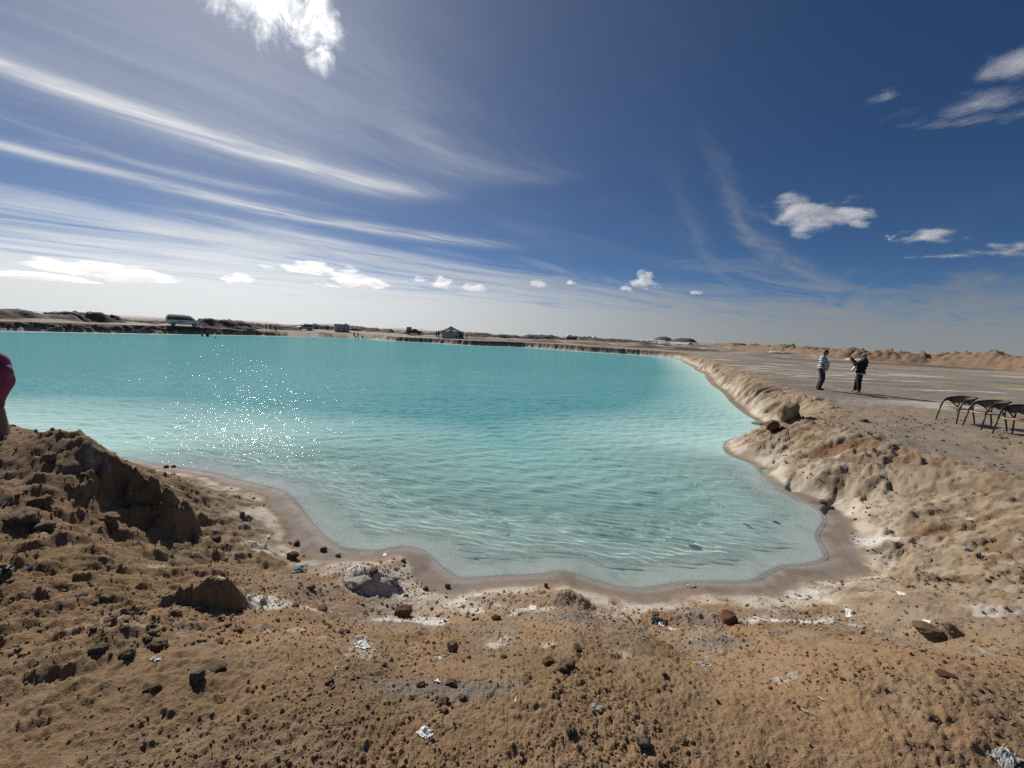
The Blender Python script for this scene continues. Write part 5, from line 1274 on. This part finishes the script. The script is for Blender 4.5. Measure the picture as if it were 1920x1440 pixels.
# ------------------------------------------------------------------ litter
M_PAPER = mat('paper_white', (.74, .73, .70), .8); M_CLEAR = mat('plastic_film_grey', (.36, .34, .31), .7); M_GREENP = mat('plastic_dark_green', (.012, .06, .042), .7)
M_REDP = mat('plastic_red', (.45, .05, .05), .5); M_BLUEP = mat('plastic_blue', (.03, .12, .40), .4)
def crumple(px, py, wpx, mt, label, name, cat, seed, hgt=.45, asp=.8, n=14, extra=None):
    """a crumpled thin sheet"""
    p = hit(px, py); dist = (p-Vector((0, 0, CAMZ))).length; s_ = wpx*dist/FPX*.5*.74; hgt *= .7
    u = np.linspace(-1, 1, n); uu, vv = np.meshgrid(u, u, indexing='ij')
    ed = 1+.35*(fbm(uu*1.3+seed, vv*1.3, seed, 2)-.5)
    x = uu*ed*s_; y = vv*ed*s_*asp; cr = fbm(uu*1.6+seed, vv*1.6, seed+2, 4, .6, True)
    z = s_*hgt*(cr-.3)*1.2*np.clip(1.15-np.maximum(abs(uu), abs(vv))**3*.9, .15, 1)+.004
    x += s_*.25*(fbm(uu*2+seed, vv*2, seed+5, 2)-.5); y += s_*.25*(fbm(uu*2, vv*2+seed, seed+6, 2)-.5)
    a = seed*1.7; X = p.x+x*math.cos(a)-y*math.sin(a); Y = p.y+x*math.sin(a)+y*math.cos(a)
    g0 = height(np.stack([X.ravel(), Y.ravel()], 1)).reshape(X.shape)
    Z = np.maximum(g0, p.z-.004)+np.maximum(z, .003)
    I = np.arange(n*n).reshape(n, n); Q = np.stack([I[:-1, :-1], I[1:, :-1], I[1:, 1:], I[:-1, 1:]], -1).reshape(-1, 4)
    me_o = build_mesh(name, np.stack([X.ravel()-p.x, Y.ravel()-p.y, Z.ravel()-p.z], 1), Q, mt, False); me_o.location = p
    sd = me_o.modifiers.new('t', 'SOLIDIFY'); sd.thickness = .0015
    tag(me_o, label, cat); return me_o
for a in ((562, 1068, 34, M_GREENP, 'crumpled dark green scrap of plastic on the front shore', 'plastic_scrap', 'litter', 3, .5), (678, 1212, 34, M_PAPER, 'crumpled white tissue heap on the sand at left', 'tissue', 'litter', 5, .7), (676, 1196, 20, M_CLEAR, 'torn translucent shred just above the white tissue heap', 'plastic_scrap', 'litter', 6, .5),
          (797, 1376, 27, M_PAPER, 'dirty white tissue near the bottom edge', 'tissue', 'litter', 7, .6), (1236, 1168, 30, M_PLAST, 'crumpled black plastic scrap near the front shore', 'plastic_scrap', 'litter', 9, .6), (1240, 1171, 15, M_PAPER, 'white slip caught in the crumpled black plastic', 'paper_scrap', 'litter', 10, .5),
          (1265, 1181, 24, M_PAPER, 'flat white shred right of the crumpled black plastic', 'paper_scrap', 'litter', 11, .15, .4), (1316, 1246, 30, M_CLEAR, 'crumpled clear plastic bag on the sand', 'plastic_bag', 'litter', 13, .35, .6), (1884, 1422, 46, M_CLEAR, 'flattened grey plastic bag in the lower right corner', 'plastic_bag', 'litter', 15, .15, .45),
          (1735, 1168, 26, M_PAPER, 'white shred lying over the low brown stone', 'paper_scrap', 'litter', 17, .2, .4), (1590, 1150, 34, M_PAPER, 'long white shred on the right sand', 'paper_scrap', 'litter', 19, .12, .25), (1688, 1113, 18, M_PAPER, 'white slip standing out on the right sand', 'paper_scrap', 'litter', 21, .3, .4),
          (1850, 1226, 26, M_CLEAR, 'grey film shred on the right sand', 'plastic_scrap', 'litter', 23, .12, .4), (722, 1040, 15, M_PAPER, 'white card lying on the wet rim', 'paper_scrap', 'litter', 25, .08, .5), (630, 1253, 12, M_PAPER, 'small white flake below the tissue heap', 'paper_scrap', 'litter', 27, .2, .4),
          (820, 1278, 12, M_PAPER, 'white flake right of the footprint hollow', 'paper_scrap', 'litter', 29, .3), (822, 1234, 13, M_PAPER, 'white star shaped flake left of the upright stone', 'paper_scrap', 'litter', 31, .3), (1120, 1328, 20, M_CLEAR, 'pale shred in the coarse gravel at the bottom', 'plastic_scrap', 'litter', 33, .4),
          (292, 1238, 13, M_PAPER, 'white paper disc in the rubble below the mound', 'paper_scrap', 'litter', 35, .1), (550, 1152, 13, M_REDP, 'red bit of plastic on the pale patch', 'plastic_scrap', 'litter', 37, .12, .3), (402, 1002, 7, M_REDP, 'tiny red bit beside the left mound', 'plastic_scrap', 'litter', 39, .2, .5),
          (1812, 1030, 9, M_BLUEP, 'tiny blue bit on the right bank', 'plastic_scrap', 'litter', 41, .2, .5), (2, 1072, 26, M_PLAST, 'black plastic scrap at the left edge', 'plastic_scrap', 'litter', 43, .9, .8), (58, 1062, 8, M_PAPER, 'white flake low on the left mound', 'paper_scrap', 'litter', 47, .2),
          (1000, 1142, 26, M_PAPER, 'white salt stained tissue on the front shore', 'tissue', 'litter', 49, .15, .5), (498, 1010, 36, M_CRUST, 'long white crust flake on the shore flat at left', 'salt_flake', 'salt flake', 51, .12, .3), (1420, 1160, 14, M_PAPER, 'small white scrap right of the round stone', 'paper_scrap', 'litter', 53, .2, .5)):
    crumple(*a)
def butt(px, py, lpx, rz, label):
    p = hit(px, py); dist = (p-Vector((0, 0, CAMZ))).length; l = lpx*dist/FPX
    r = empty('cigarette_butt', (p.x, p.y, p.z+.006), rz); tag(r, label, 'cigarette butt')
    bm = bmesh.new(); tube(bm, [(-l*.5, 0, 0), (l*.15, 0, 0)], .004, 8); link_bm('paper', bm, M_PAPER, r)
    bm = bmesh.new(); tube(bm, [(l*.152, 0, 0), (l*.5, 0, 0)], .0041, 8); link_bm('filter', bm, mat('filter_tan', (.45, .28, .12), .8), r)
butt(967, 1313, 11, 1.4, 'white butt in the middle of the near sand'); butt(1512, 1336, 13, -.7, 'butt lying slantwise on the lower right sand'); butt(1542, 1313, 9, -.9, 'smaller butt just right of the slantwise one')
butt(1055, 1165, 8, 1.2, 'tiny butt standing up on sand below the salt rim')
